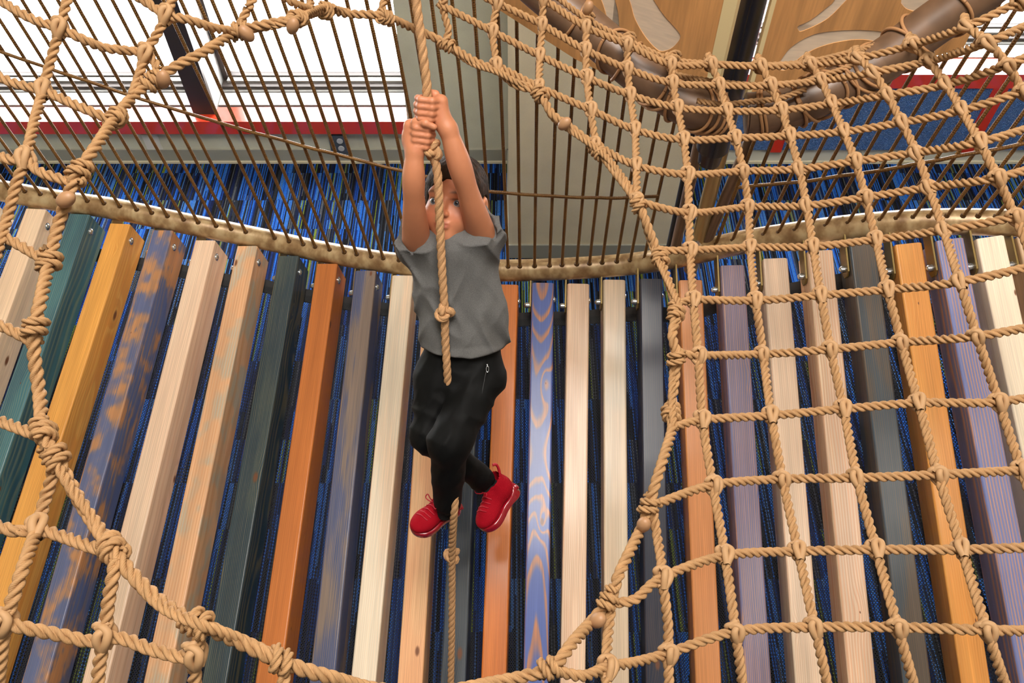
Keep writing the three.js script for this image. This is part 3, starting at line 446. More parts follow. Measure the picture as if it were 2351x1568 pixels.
// columns of the right-hand field, rows 0..12 from the ring downwards; null = the opening
const colsR = [
  [[1141, -62], [1141, 7], [1131, 72], [1141, 150]],
  [[1247, -2], [1245, 57], [1240, 128], [1238, 200]],
  [[1346, 62], [1345, 115], [1347, 178], [1356, 252], [1368, 332]],
  [[1440, 102], [1441, 158], [1447, 218], [1458, 298], [1461, 380], [1463, 462]],
  [[1541, 148], [1545, 191], [1556, 247], [1570, 321], [1579, 401], [1582, 489], [1585, 575], [1592, 689], [1603, 816], [1613, 964], [1637, 1114], [1665, 1276], [1689, 1450], [1712, 1630]],
  [[1634, 148], [1652, 196], [1670, 255], [1689, 317], [1706, 393], [1718, 475], [1723, 568], [1735, 690], [1752, 813], [1771, 954], [1797, 1100], [1833, 1266], [1871, 1440], [1912, 1630]],
  [[1749, 152], [1770, 196], [1794, 253], [1814, 312], [1835, 388], [1852, 472], [1867, 566], [1885, 678], [1907, 802], [1937, 939], [1968, 1097], [2012, 1262], [2061, 1440], [2114, 1630]],
  [[1861, 148], [1885, 185], [1911, 238], [1938, 302], [1964, 370], [1987, 453], [2011, 550], [2038, 665], [2069, 786], [2109, 925], [2154, 1090], [2209, 1262], [2266, 1447], [2330, 1640]],
  [[1973, 133], [2006, 166], [2038, 218], [2071, 281], [2104, 350], [2133, 430], [2167, 528], [2204, 647], [2243, 772], [2293, 923], [2346, 1080], [2410, 1255], [2480, 1450]],
  [[2095, 103], [2133, 140], [2173, 194], [2209, 253], [2250, 326], [2290, 408], [2331, 498], [2378, 610], [2425, 740], [2480, 890]],
  [[2222, 60], [2267, 97], [2312, 149], [2348, 209], [2395, 285], [2440, 365], [2490, 455]],
  [[2340, 5], [2390, 45], [2440, 95], [2480, 155]],
];
for (let i = 8; i < 12; i++) for (let r = 0; r < 13; r++) if (!colsR[i][r]) { const a = colsR[i - 1][r], b = colsR[i - 2][r]; colsR[i][r] = [2 * a[0] - b[0], 2 * a[1] - b[1]]; }
colsR.forEach((c, i) => { strand([...(i > 3 ? [[c[0][0] - 8, c[0][1] - 22, 0.03]] : []), ...c]); });
for (let r = 0; r < 13; r++) {
  const p = []; colsR.forEach((c, i) => { if (c[r]) p.push([...c[r], i]); });
  // extend to the edge of the opening
  const ext = { 3: [1238, 202], 4: [1372, 340], 5: [1466, 468], 6: [1505, 575], 7: [1552, 702], 8: [1552, 808], 9: [1545, 982], 10: [1500, 1160], 11: null, 12: null }[r];
  const q = p.map(([x, y]) => [x, y]); if (ext) q.unshift(ext); if (r === 1) q.unshift([1020, -50]); if (r === 2) q.unshift([1022, 18], [1010, 10]); if (r === 11) q.unshift([1410, 1385], [1460, 1375], [1521, 1326]); if (r === 12) q.unshift([1275, 1540], [1340, 1552], [1393, 1532], [1460, 1520], [1534, 1500]);
  strand(q);
  p.forEach(([x, y, i], k) => { const c = colsR[i], a = c[r + 1] || c[r], b = c[r - 1] || c[r], n = q[q.findIndex((e) => e[0] === x && e[1] === y) + 1] || [x + 50, y - 10]; if (x < 2620 && y < 1680) knot(x, y, [(b[0] - a[0]) / 60, (b[1] - a[1]) / 60].map((e, _, v) => e / Math.hypot(...v)), [(n[0] - x), (n[1] - y)].map((e, _, v) => e / Math.hypot(...v)), r > 8); });
}
// short columns below the opening
strand([[1496, 1150], [1507, 1221], [1517, 1280], [1521, 1326], [1528, 1385], [1534, 1441], [1534, 1500], [1537, 1620]]); strand([[1407, 1365], [1400, 1420], [1394, 1480], [1393, 1532], [1390, 1630]]);
for (const [x, y] of [[1521, 1326], [1534, 1500], [1393, 1532]]) knot(x, y, [-0.1, -1], [1, -0.15], true);
// left-hand field
const leftStrands = [
  [[160, -20], [138, 62], [114, 148], [100, 205], [79, 280], [59, 362], [38, 420], [17, 499], [-10, 590]], [[403, -20], [382, 34], [362, 76], [334, 122], [320, 172], [303, 222]], [[590, -20], [568, 22], [549, 62]], [[715, -30], [712, 18]],
  [[-30, -15], [10, 7], [69, 41], [138, 66], [195, 92], [241, 110], [334, 124], [365, 160]], [[-25, 165], [30, 190], [100, 208], [145, 228], [200, 252], [256, 276]], [[-30, 345], [20, 366], [59, 368], [95, 396], [165, 418]], [[-20, 528], [40, 560], [98, 594]], [[-30, 735], [20, 755], [74, 784]], [[-30, 955], [30, 978], [98, 1004]],
  [[295, -20], [340, 8], [382, 34], [430, 45], [490, 64], [540, 72]], [[640, -15], [680, 10], [712, 22]], [[898, -30], [880, 8], [876, 30]], [[1030, -30], [1018, 15], [1022, 40], [1030, 70], [1022, 96]],
  [[128, 1045], [118, 1100], [103, 1148], [86, 1210], [58, 1290], [31, 1370], [12, 1425], [0, 1520], [-10, 1620]], [[-20, 1203], [40, 1220], [86, 1214], [145, 1232], [200, 1252], [250, 1266]],
  [[266, 1285], [258, 1330], [248, 1385], [241, 1455], [229, 1520], [220, 1620]], [[-30, 1400], [12, 1428], [60, 1442], [138, 1458], [207, 1472], [241, 1462], [290, 1468], [344, 1489], [420, 1508], [452, 1500]], [[460, 1440], [456, 1476], [447, 1517], [448, 1620]], [[652, 1530], [650, 1620]],
];
leftStrands.forEach((s) => strand(s));
[[138, 64, [0.25, -1], [1, 0.4]], [100, 206, [0.25, -1], [1, 0.4]], [59, 364, [0.25, -1], [1, 0.4]], [382, 34, [0.4, -1], [1, 0.35]], [334, 123, [0.4, -1], [1, 0.35]], [86, 1212, [0.3, -1], [1, 0.25]], [12, 1427, [0.3, -1], [1, 0.25]], [241, 1460, [0.15, -1], [1, 0.2]], [450, 1502, [0, -1], [1, 0.1]]].forEach(([x, y, v, h]) => knot(x, y, v.map((e) => e / Math.hypot(...v)), h.map((e) => e / Math.hypot(...h)), true));
// the double border rope of the opening
const edge = [[1021, 98], [1085, 138], [1145, 165], [1185, 195], [1236, 212], [1268, 262], [1310, 292], [1370, 342], [1405, 385], [1462, 462], [1490, 528], [1512, 585], [1541, 665], [1553, 712], [1544, 770], [1553, 815], [1548, 882], [1540, 945], [1543, 985], [1524, 1050], [1505, 1110], [1492, 1155], [1476, 1204], [1450, 1258], [1420, 1322], [1403, 1370], [1366, 1418], [1318, 1472], [1268, 1532], [1205, 1552], [1140, 1566], [1000, 1590], [860, 1582], [760, 1556], [654, 1522], [555, 1476], [462, 1434], [379, 1389], [312, 1328], [262, 1266], [220, 1207], [172, 1131], [130, 1052], [101, 1000], [91, 905], [79, 820], [78, 760], [93, 692], [112, 606], [133, 520], [155, 455], [176, 402], [224, 331], [262, 275], [300, 228], [345, 190], [406, 151], [480, 113], [545, 72], [615, 55], [678, 44], [742, 24], [800, 32], [876, 36], [942, 62]];
{ const main = edge.map(([x, y]) => npt(x, y)), off = edge.map(([x, y], i) => { const a = edge[(i + 1) % edge.length], b = edge[(i + edge.length - 1) % edge.length], dx = a[0] - b[0], dy = a[1] - b[1], l = Math.hypot(dx, dy), w = 7 * Math.sin(i * 1.3 + 0.4); return npt(x - dy / l * w, y + dx / l * w, 0.012 * Math.cos(i * 1.3)); });
  mesh('border_rope', ropeGeo(main, NR * 1.12, { closed: true }), M.rope, net); for (const [a, b] of [[0, 19], [34, 43], [57, 63]]) mesh('border_rope', ropeGeo(off.slice(a, b), NR * 0.85), M.rope, net); }
function wrap(i, f = 0.5) {                                            // two turns of rope round the border rope
  const a = edge[i], b = edge[(i + 1) % edge.length], x = lerp(a[0], b[0], f), y = lerp(a[1], b[1], f), o = npt(x, y), t = npt(b[0], b[1]).sub(npt(a[0], a[1])).normalize(); let e1 = toCam(o); e1.addScaledVector(t, -e1.dot(t)).normalize(); const e2 = t.clone().cross(e1), q = [];
  for (let k = 0; k <= 30; k++) { const an = k / 30 * Math.PI * 4.4 + i, rr = NR * (1.55 + 0.1 * Math.sin(k)); q.push(o.clone().addScaledVector(e1, Math.cos(an) * rr).addScaledVector(e2, Math.sin(an) * rr * 0.9).addScaledVector(t, lerp(-0.016, 0.016, k / 30))); }
  mesh('border_knot', ropeGeo(q, NR * 0.75, { step: 9, pitch: NR * 5 }), M.rope, net);
}
[0, 4, 7, 9, 11, 13, 15, 17, 21, 25, 28, 34, 36, 39, 42, 43, 46, 48, 51, 53, 55, 58, 60, 61, 63].forEach((i) => wrap(i, 0.1));
for (const [x, y] of [[1296, 284], [1478, 1204], [1372, 1424], [151, 458], [375, 182], [566, 77], [672, 60], [1350, 18]]) { const o = npt(x, y, -0.016); const g = new THREE.SphereGeometry(0.0125, 16, 12); g.scale(1, 1.5, 1); g.rotateZ(hash3(x, y, 1) * 2 - 1); g.translate(o.x, o.y, o.z); mesh('rope_end', g, M.cap, net, 'sealed brown rope end'); }
// ropes that tie the net to the ring
for (const s of [[[1255, -25], [1345, 42], [1440, 92], [1540, 136], [1640, 146], [1740, 150], [1850, 143], [1960, 118], [2080, 82], [2200, 32], [2300, -25]], [[1535, 168], [1600, 182], [1660, 190], [1740, 196], [1810, 194], [1870, 180], [1960, 150], [2070, 105], [2180, 60]], [[1600, 232], [1660, 240], [1720, 234], [1790, 226], [1850, 205]]]) mesh('tie_rope', ropeGeo(s.map(([x, y]) => P(x, y, 1.368)), NR * 0.85), M.rope, net);
[[1350, 40, 1345, 62], [1444, 86, 1440, 102], [1548, 128, 1541, 148], [1628, 140, 1634, 152], [1738, 146, 1749, 156], [1848, 140, 1861, 150], [1960, 118, 1973, 135], [2080, 84, 2095, 104]].forEach(([ax, ay, bx, by]) => { const c = V3(), q = [], a = P(ax, ay, 1.4), b = npt(bx, by); for (let k = 0; k <= 14; k++) { const u = k / 14, an = u * Math.PI * 4; q.push(a.clone().lerp(b, u).add(V3(Math.cos(an) * 0.013, Math.sin(an) * 0.013, 0))); } mesh('tie_knot', ropeGeo(q, NR * 0.7, { step: 9 }), M.rope, net); });

// ───────── climbing rope ─────────
const ropeT = (y) => 1 / (0.787 - 0.00017 * y);
const RR = 0.0115, crope = thing('climbing_rope', 'thick knotted hemp climbing rope held by the boy', 'rope', P(955, -300, ropeT(-300)));
const O0 = crope.position.clone(), rp = (x, y, dt = 0) => P(x, y, ropeT(y) + dt).sub(O0);
const ropePath = [[925, -300], [940, -140], [955, 0], [964, 70], [973, 140], [980, 200], [978, 250], [974, 300], [980, 335], [992, 352], [1003, 390], [1007, 440], [1009, 500], [1012, 560], [1016, 640], [1021, 715], [1022, 770], [1026, 840], [1030, 900, 0.01], [1038, 990, 0.03], [1045, 1080, 0.02], [1045, 1120, -0.055], [1044, 1160, -0.075], [1041, 1200, -0.065], [1038, 1275, -0.02], [1038, 1350], [1037, 1460], [1035, 1568], [1034, 1630]];
mesh('rope_line', ropeGeo(ropePath.map((p) => rp(...p)), RR, { pitch: RR * 6.5, depth: 0.34, step: 12 }), M.hemp, crope);
function overhand(x, y, k, roll) {
  const c = rp(x, y), q = []; for (let i = 0; i < 40; i++) { const a = i / 40 * Math.PI * 2; q.push(V3((Math.sin(a) + 2 * Math.sin(2 * a)) * 0.0062 * k, (Math.cos(a) - 2 * Math.cos(2 * a)) * 0.0066 * k, -Math.sin(3 * a) * 0.0105 * k).applyEuler(new THREE.Euler(0.3, 0.5, roll)).applyQuaternion(camera.quaternion).add(c)); }
  mesh('rope_knot', ropeGeo(q, RR * 0.92, { closed: true, pitch: RR * 6.5, depth: 0.34, step: 12 }), M.hemp, crope);
}
overhand(992, 344, 1.05, 0.4); overhand(1020, 717, 1.0, 1.3); overhand(1038, 1276, 1.05, 2.2);

// ───────── the boy ─────────
const bodyT = (y, t) => ropeT(y) * S + (t - ropeT(y)), O = camRaw(1060, 840, bodyT(840, 1.64)), person = thing('person', 'boy in grey t-shirt, black joggers and red trainers hanging from the rope', 'person', O.clone().applyMatrix4(camera.matrixWorld));
person.quaternion.copy(camera.quaternion); person.updateMatrixWorld(true);
const B = (px, py, t) => camRaw(px, py, bodyT(py, t)).sub(O);                       // body frame: x right, y up the picture, z to the viewer
const lin = (r, g, b) => { const c = new THREE.Color(`rgb(${r | 0},${g | 0},${b | 0})`); return [c.r, c.g, c.b]; };
const SKIN = [190, 124, 88];
const skinC = (x, y, z, tint = 0) => { const n = 0.03 * fbm(x * 60, y * 60, z * 60, 2); const c = mix3(SKIN, [214, 118, 88], clamp(tint)); return lin(c[0] * (1 + n), c[1] * (1 + n), c[2] * (1 + n)); };
M.skin = phy({ vertexColors: true, roughness: 0.5, sheen: 0.1, sheenRoughness: 0.5, sheenColor: new THREE.Color('#ffb090') });
const bounds = (pts, pad) => { const b = new THREE.Box3().setFromPoints(pts); b.min.addScalar(-pad); b.max.addScalar(pad); return b; };
// joints
const J = { shR: B(958, 565, 1.56), elR: B(949, 456, 1.4), wrR: B(952, 345, 1.362), shL: B(1106, 545, 1.56), elL: B(1073, 436, 1.41), wrL: B(1029, 296, 1.352), neck: B(1042, 560, 1.57), head: B(1043, 463, 1.57) };
// head frame
const headQ = new THREE.Quaternion().setFromEuler(new THREE.Euler(0.06, -0.24, -0.1)), headM = new THREE.Matrix4().compose(J.head, headQ, V3(1.03, 1.12, 1.05)), headI = headM.clone().invert();
const eyeP = [V3(-0.0305, -0.008, 0.066), V3(0.0305, -0.008, 0.066)];
function headSdf(x, y, z) {
  const ax = Math.abs(x); let d = ell(x, y, z, 0, 0.022, -0.012, 0.0735, 0.083, 0.087);
  d = smin(d, ell(x, y, z, 0, -0.042, 0.022, 0.058, 0.06, 0.06), 0.03); d = smin(d, ell(ax, y, z, 0.034, -0.04, 0.05, 0.028, 0.026, 0.026), 0.02); d = smin(d, ell(x, y, z, 0, -0.088, 0.052, 0.02, 0.016, 0.018), 0.025);
  d = smin(d, ell(x, y, z, 0, 0.014, 0.068, 0.046, 0.012, 0.012), 0.02);
  d = smax(d, -ell(ax, y, z, 0.0305, -0.009, 0.088, 0.0150, 0.0054, 0.0175), 0.005);                    // eye openings
  d = smin(d, caps(x, y, z, V3(0, -0.006, 0.08), V3(0, -0.032, 0.095), 0.0065, 0.0095), 0.012); d = smin(d, ell(ax, y, z, 0.0095, -0.036, 0.086, 0.007, 0.006, 0.007), 0.006);
  d = smin(d, ell(x, y, z, 0, -0.0562, 0.0805, 0.018, 0.0042, 0.0055), 0.007); d = smin(d, ell(x, y, z, 0, -0.0652, 0.0785, 0.015, 0.005, 0.0055), 0.007); d = smax(d, -ell(x, y, z, 0, -0.0605, 0.088, 0.019, 0.0012, 0.006), 0.002);
  const ex = ax - 0.075; d = smin(d, smax(ell(ax, y, z, 0.077, -0.012, -0.012, 0.011, 0.03, 0.02), -ell(ax, y, z, 0.09, -0.01, -0.006, 0.009, 0.02, 0.012), 0.004), 0.008);
  return d;
}
const headColor = (x, y, z) => {
  const ax = Math.abs(x); let t = 0.35 * Math.exp(-(((ax - 0.036) / 0.02) ** 2 + ((y + 0.038) / 0.02) ** 2)) * (z > 0.02) * 0.8 + 0.25 * Math.exp(-((x / 0.012) ** 2 + ((y + 0.034) / 0.012) ** 2)) * (z > 0.08);
  let c = mix3(SKIN, [214, 118, 92], t); const lip = Math.exp(-(((x / 0.019) ** 2 + ((y + 0.0612) / 0.0085) ** 2) ** 2)) * (z > 0.07); c = mix3(c, [172, 92, 78], 0.7 * lip);
  const brow = Math.exp(-((((ax - 0.032) / 0.018) ** 2 + ((y - 0.0155 + (ax - 0.03) ** 2 * 8) / 0.0034) ** 2) ** 2)) * (z > 0.04); c = mix3(c, [104, 70, 48], 0.75 * brow);
  const lash = Math.exp(-((((ax - 0.0305) / 0.016) ** 2 + ((y + 0.0005) / 0.0026) ** 2) ** 2)) * (z > 0.05); c = mix3(c, [84, 52, 40], 0.7 * lash);
  return lin(...c);
};
const headGeo = sdfMesh(headSdf, V3(-0.1, -0.125, -0.115), V3(0.1, 0.12, 0.12), 0.0026, headColor).applyMatrix4(headM);
// hands: rope axis in the body frame
const rb = (x, y) => B(x, y, ropeT(y));
const ax0 = rb(972, 320), ax1 = rb(980, 205), axisD = ax1.clone().sub(ax0).normalize(); const e2v = V3(0, 0, 1).addScaledVector(axisD, -axisD.z).normalize(), e1v = axisD.clone().cross(e2v).negate(); if (e1v.x < 0) e1v.negate();
function handSdf(c, side, wrist) {                                     // side −1: palm left of the rope, +1: right of it
  const pt = (a, b, h) => c.clone().addScaledVector(e1v, a * side).addScaledVector(e2v, b).addScaledVector(axisD, h);
  const fing = []; [0.0235, 0.0085, -0.0065, -0.0205].forEach((h, i) => { const r = [0.0078, 0.0082, 0.008, 0.007][i], l = [0.95, 1, 0.98, 0.85][i];
    fing.push([[pt(0.03, 0.006, h * 0.95), pt(0.017 * l, 0.0235, h), r * 1.12, r * 1.05], [pt(0.017 * l, 0.0235, h), pt(-0.011 * l, 0.0215, h - 0.001), r * 1.05, r], [pt(-0.011 * l, 0.0215, h - 0.001), pt(-0.0215 * l, 0.004, h - 0.002), r, r * 0.92], [pt(-0.0215 * l, 0.004, h - 0.002), pt(-0.014, -0.013, h - 0.002), r * 0.9, r * 0.8]]); });
  const palm = [[pt(0.033, -0.004, 0.02), pt(0.032, -0.006, -0.02), 0.0135, 0.0125], [pt(0.03, -0.012, 0.014), pt(0.03, -0.012, -0.024), 0.013, 0.014]];
  const thumb = side < 0 ? [[pt(0.026, -0.004, 0.014), pt(0.02, 0.014, 0.034), 0.0105, 0.0095], [pt(0.02, 0.014, 0.034), pt(-0.006, 0.028, 0.0375), 0.0095, 0.009], [pt(-0.006, 0.028, 0.0375), pt(-0.026, 0.027, 0.031), 0.009, 0.0078]] : [[pt(0.026, -0.006, 0.012), pt(0.018, -0.018, 0.03), 0.0105, 0.0095], [pt(0.018, -0.018, 0.03), pt(-0.008, -0.022, 0.036), 0.009, 0.008]];
  const stem = [pt(0.031, -0.008, -0.018), wrist, 0.0165, 0.0176]; palm.push([pt(0.035, 0.0, 0.018), wrist.clone().lerp(c, 0.25), 0.0125, 0.0165], [pt(0.036, -0.002, -0.004), wrist, 0.0135, 0.0165]);
  return (x, y, z) => { let d = 9; for (const [a, b, r, s] of palm) d = smin(d, caps(x, y, z, a, b, r, s), 0.014); d = smin(d, caps(x, y, z, ...stem), 0.02);
    for (const f of fing) { let q = 9; for (const [a, b, r, s] of f) q = smin(q, caps(x, y, z, a, b, r, s), 0.005); d = smin(d, q, 0.0032); }
    let q = 9; for (const [a, b, r, s] of thumb) q = smin(q, caps(x, y, z, a, b, r, s), 0.006); return smin(d, q, 0.004); };
}
const hcR = rb(973, 312), hcL = rb(978, 248), hR = handSdf(hcR, -1, J.wrR), hL = handSdf(hcL, 1, J.wrL);
// arms and neck
const limb = (a, b, c, r) => {                                        // distance to a smooth curve with a smoothly varying radius
  const k = b.clone().multiplyScalar(2).sub(a.clone().add(c).multiplyScalar(0.5)).lerp(b, 0.35), q = new THREE.QuadraticBezierCurve3(a, k, c), rc = new THREE.CatmullRomCurve3(r.map((v, i) => V3([0, 0.25, 0.5, 0.72, 1][i], v, 0)), false, 'catmullrom', 0.5), N = 64, pt = [], rad = [];
  for (let i = 0; i <= N; i++) { pt.push(q.getPoint(i / N)); let u = 0; for (let g = 0; g <= 200; g++) if (rc.getPoint(g / 200).x <= i / N + 1e-6) u = g / 200; rad.push(rc.getPoint(u).y); }
  for (let p = 0; p < 6; p++) for (let i = 1; i < N; i++) rad[i] = (rad[i - 1] + 2 * rad[i] + rad[i + 1]) / 4;
  return (x, y, z) => { let bi = 0, bd = 1e9; for (let i = 0; i <= N; i += 4) { const e = pt[i], d = (x - e.x) ** 2 + (y - e.y) ** 2 + (z - e.z) ** 2; if (d < bd) { bd = d; bi = i; } }
    let best = 9; for (let i = Math.max(0, bi - 5); i < Math.min(N, bi + 5); i++) { const e = pt[i], f = pt[i + 1], bx = f.x - e.x, by = f.y - e.y, bz = f.z - e.z, h = clamp(((x - e.x) * bx + (y - e.y) * by + (z - e.z) * bz) / (bx * bx + by * by + bz * bz)), d = Math.hypot(x - e.x - bx * h, y - e.y - by * h, z - e.z - bz * h) - lerp(rad[i], rad[i + 1], h); if (d < best) best = d; } return best; };
};
const armSets = [limb(J.shR, J.elR, J.wrR, [0.041, 0.033, 0.0265, 0.028, 0.0188]), limb(J.shL, J.elL, J.wrL, [0.042, 0.034, 0.027, 0.0295, 0.0198]), [[J.neck, J.head.clone().add(V3(0, -0.03, -0.02)), 0.03, 0.03]]];
const setSdf = (set) => (typeof set === 'function' ? set : (x, y, z) => { let e = 9; for (const [a, b, r, q] of set) e = smin(e, caps(x, y, z, a, b, r, q), 0.0015); return e; });
const armGeos = [[armSets[0], hR, hcR, J.wrR, [J.shR, J.elR, J.wrR, hcR]], [armSets[1], hL, hcL, J.wrL, [J.shL, J.elL, J.wrL, hcL]]].map(([set, hand, c, w, pts]) => { const b = bounds(pts, 0.064), f = setSdf(set);
  return sdfMesh((x, y, z) => { const d = f(x, y, z); if (Math.hypot(x - c.x, y - c.y, z - c.z) > 0.13) return d; return smin(d, hand(x, y, z), 0.012); }, b.min, b.max, 0.0027, (x, y, z) => skinC(x, y, z, Math.hypot(x - c.x, y - c.y, z - c.z) < 0.05 ? 0.15 : 0.04)); });
const nb = bounds([J.neck, J.head], 0.045), neckGeo = sdfMesh(setSdf(armSets[2]), nb.min, nb.max, 0.006, (x, y, z) => skinC(x, y, z, 0.03));
mesh('body', mergeGeometries([headGeo, ...armGeos, neckGeo]), M.skin, person, 'tanned skin of head, arms and hands');
// eyes, nails
eyeP.forEach((e) => { const g = new THREE.SphereGeometry(0.0118, 40, 30); g.rotateX(Math.PI / 2); const col = [], p = g.attributes.position; for (let i = 0; i < p.count; i++) { const r = Math.hypot(p.getX(i), p.getY(i)), f = p.getZ(i) > 0; const c = f && r < 0.0028 ? [10, 10, 12] : f && r < 0.0066 ? [70, 88, 104] : [176, 166, 160]; col.push(...lin(...c)); }
  g.setAttribute('color', new THREE.Float32BufferAttribute(col, 3)); g.rotateX(-0.12); g.translate(e.x, e.y - 0.001, e.z - 0.0005); g.applyMatrix4(headM); mesh('eye', g, phy({ vertexColors: true, roughness: 0.12, clearcoat: 1 }), person, 'grey blue eye'); });
// hair
const hairSdf = (x, y, z) => { const ax = Math.abs(x), st = 0.0014 * noise(x * 330 + 30 * noise(y * 30, z * 30), y * 60, z * 120) + 0.0025 * noise(x * 40, y * 30, z * 40); let d = ell(x, y, z, 0, 0.024, -0.015, 0.0815, 0.0905, 0.0945) + st;
  const face = ell(x, y, z, 0, -0.052, 0.085, 0.066, 0.098 + 0.006 * noise(x * 90, 3), 0.085); d = smax(d, -face, 0.006); d = smax(d, -(y + 0.055 - 0.3 * (z + 0.02)), 0.01); d = Math.max(d, -ell(ax, y, z, 0.082, -0.012, -0.008, 0.016, 0.034, 0.026)); return d; };
const hairGeo = sdfMesh(hairSdf, V3(-0.1, -0.09, -0.125), V3(0.1, 0.13, 0.1), 0.0024, (x, y, z) => { const v = 0.8 + 0.35 * noise(x * 420, y * 60, z * 90); return lin(56 * v, 38 * v, 26 * v); }).applyMatrix4(headM);
mesh('hair', hairGeo, phy({ vertexColors: true, roughness: 0.7, specularIntensity: 0.25 }), person, 'short dark brown hair');
// t-shirt
const shT = B(1043, 585, 1.575), shB = B(1066, 800, 1.635), hemN = shB.clone().sub(shT).normalize(), hemP = B(1064, 822, 1.64), slR = J.shR.clone().lerp(J.elR, 0.3), slL = J.shL.clone().lerp(J.elL, 0.28);
const slDirR = J.elR.clone().sub(J.shR).normalize(), slDirL = J.elL.clone().sub(J.shL).normalize();
const flat = (x, y, z, a, b, ra, rb, k) => { const bx = b.x - a.x, by = b.y - a.y, h = clamp(((x - a.x) * bx + (y - a.y) * by) / (bx * bx + by * by)), cx = a.x + bx * h, cy = a.y + by * h, cz = lerp(a.z, b.z, h), r = lerp(ra, rb, h); return (Math.hypot(x - cx, y - cy, (z - cz) * k) - r) * 0.8; };
const neckA = J.neck.clone().add(V3(-0.006, 0.012, 0.02)), neckB = J.head.clone().add(V3(-0.006, 0.02, 0.04));
function shirtSdf(x, y, z) {
  let d = flat(x, y, z, shT, shB, 0.112, 0.12, 1.45);
  d = smin(d, caps(x, y, z, J.shR.clone().lerp(J.neck, 0.05), J.neck, 0.05, 0.05), 0.04); d = smin(d, caps(x, y, z, J.shL, J.neck, 0.05, 0.05), 0.04);
  for (const [s, e, dir, r, cut] of [[J.shR, slR, slDirR, 0.051, 0.045], [J.shL, slL, slDirL, 0.054, 0.045]]) { let q = caps(x, y, z, s, e.clone().addScaledVector(dir, 0.06), r, r + 0.004); const h = (x - s.x) * dir.x + (y - s.y) * dir.y + (z - s.z) * dir.z; q = Math.max(q, h - cut + 0.006 * noise(x * 40, z * 40)); const hole = caps(x, y, z, s.clone().addScaledVector(dir, 0.02), e.clone().addScaledVector(dir, 0.12), r - 0.006, r - 0.002); q = Math.max(q, -hole); d = smin(d, q, 0.018); }
  const ridge = (n) => 1 - 2 * Math.abs(n), fold = -0.009 * ridge(noise((x * 0.85 + y * 0.5) * 24 + 3, (y - x * 0.5) * 6, z * 5)) * smooth(-0.12, 0.1, y) - 0.006 * ridge(noise((x * 0.9 - y * 0.5) * 24, (y + x) * 6, z * 6)) + 0.0035 * noise((x + y * 0.3) * 20, y * 5, 3) - 0.004 * ridge(noise(x * 22 + 7, (y + 0.3 * x) * 30, z * 10)) * smooth(0.03, -0.03, y);
  d += fold; const hem = -(y - hemP.y) + 0.03 * ((x - hemP.x) / 0.12) ** 2 + 0.003 * noise(x * 30, 1); d = smax(d, hem, 0.006);
  d = smax(d, -caps(x, y, z, neckA, neckB, 0.042, 0.08), 0.006);      // neck opening
  return d;
}
const shB3 = bounds([shT, shB, slR, slL, hemP], 0.13); shB3.max.y = J.shL.y + 0.1;
const heather = dataTex(256, 256, () => { const v = 92 + 40 * (rnd() - 0.5) + 16 * (rnd() - 0.5); return [v, v * 0.985, v * 0.97]; }, { rx: 9, ry: 9 });
mesh('t_shirt', sdfMesh(shirtSdf, shB3.min, shB3.max, 0.0036), std({ map: heather, roughness: 0.9, bumpMap: bumpNoise, bumpScale: 0.0006 }), person, 'heather grey short sleeved t-shirt');
{ const ax = neckB.clone().sub(neckA).normalize(), q = new THREE.TorusGeometry(0.0465, 0.0055, 8, 40); q.scale(1, 1, 0.9); q.applyQuaternion(new THREE.Quaternion().setFromUnitVectors(V3(0, 0, 1), ax)); q.translate(neckA.x, neckA.y - 0.004, neckA.z + 0.004); mesh('collar', q, std({ color: '#4c4a48', roughness: 0.95 }), person, 'ribbed collar, coloured darker for the shadow at the neck'); }  // darker grey paints the shadow at the neckline into the collar
// trousers
const K = { hipF: B(1108, 872, 1.64), hipB: B(1004, 868, 1.65), kneeF: B(1030, 1015, 1.5), kneeB: B(986, 1000, 1.6), ankF: B(1028, 1150, 1.625), ankB: B(1108, 1103, 1.77) };
function legSdf(x, y, z) {
  let d = flat(x, y, z, B(1064, 815, 1.65), B(1060, 848, 1.65), 0.107, 0.106, 1.35);
  let f = caps(x, y, z, K.hipF, K.kneeF, 0.063, 0.054); f = smin(f, caps(x, y, z, K.kneeF, K.ankF, 0.052, 0.038), 0.025);
  let b = caps(x, y, z, K.hipB, K.kneeB, 0.066, 0.05); b = smin(b, caps(x, y, z, K.kneeB, K.ankB, 0.049, 0.036), 0.025);
  d = smin(d, smin(f, b, 0.008), 0.035);
  for (const [k, a] of [[K.kneeF, K.ankF], [K.kneeB, K.ankB]]) { const l = a.distanceTo(k), h = ((x - k.x) * (a.x - k.x) + (y - k.y) * (a.y - k.y) + (z - k.z) * (a.z - k.z)) / l; if (h > 0 && Math.hypot(x - a.x, y - a.y, z - a.z) < 0.07) d = Math.max(d, h - l - 0.012); }
  const rg = (n) => 1 - 2 * Math.abs(n); return d - 0.0032 * rg(noise((x * 0.4 + y) * 20, (y * 0.4 - x) * 8, z * 9)) - 0.0025 * rg(noise((x - y * 0.7) * 24, (y + x) * 9, z * 12)) + 0.0025 * noise((x - y * 0.5) * 45, (y + x) * 18, z * 14);
}
const legB = bounds(Object.values(K), 0.085); legB.max.y = B(1060, 800, 1.64).y; legB.min.x -= 0.03; legB.max.x += 0.04;
const trG = sdfMesh(legSdf, legB.min, legB.max, 0.0045);
const trousers = mesh('trousers', trG, phy({ color: '#050505', roughness: 0.7, specularIntensity: 0.35, bumpMap: bumpNoise, bumpScale: 0.0004 }), person, 'black jogging trousers');
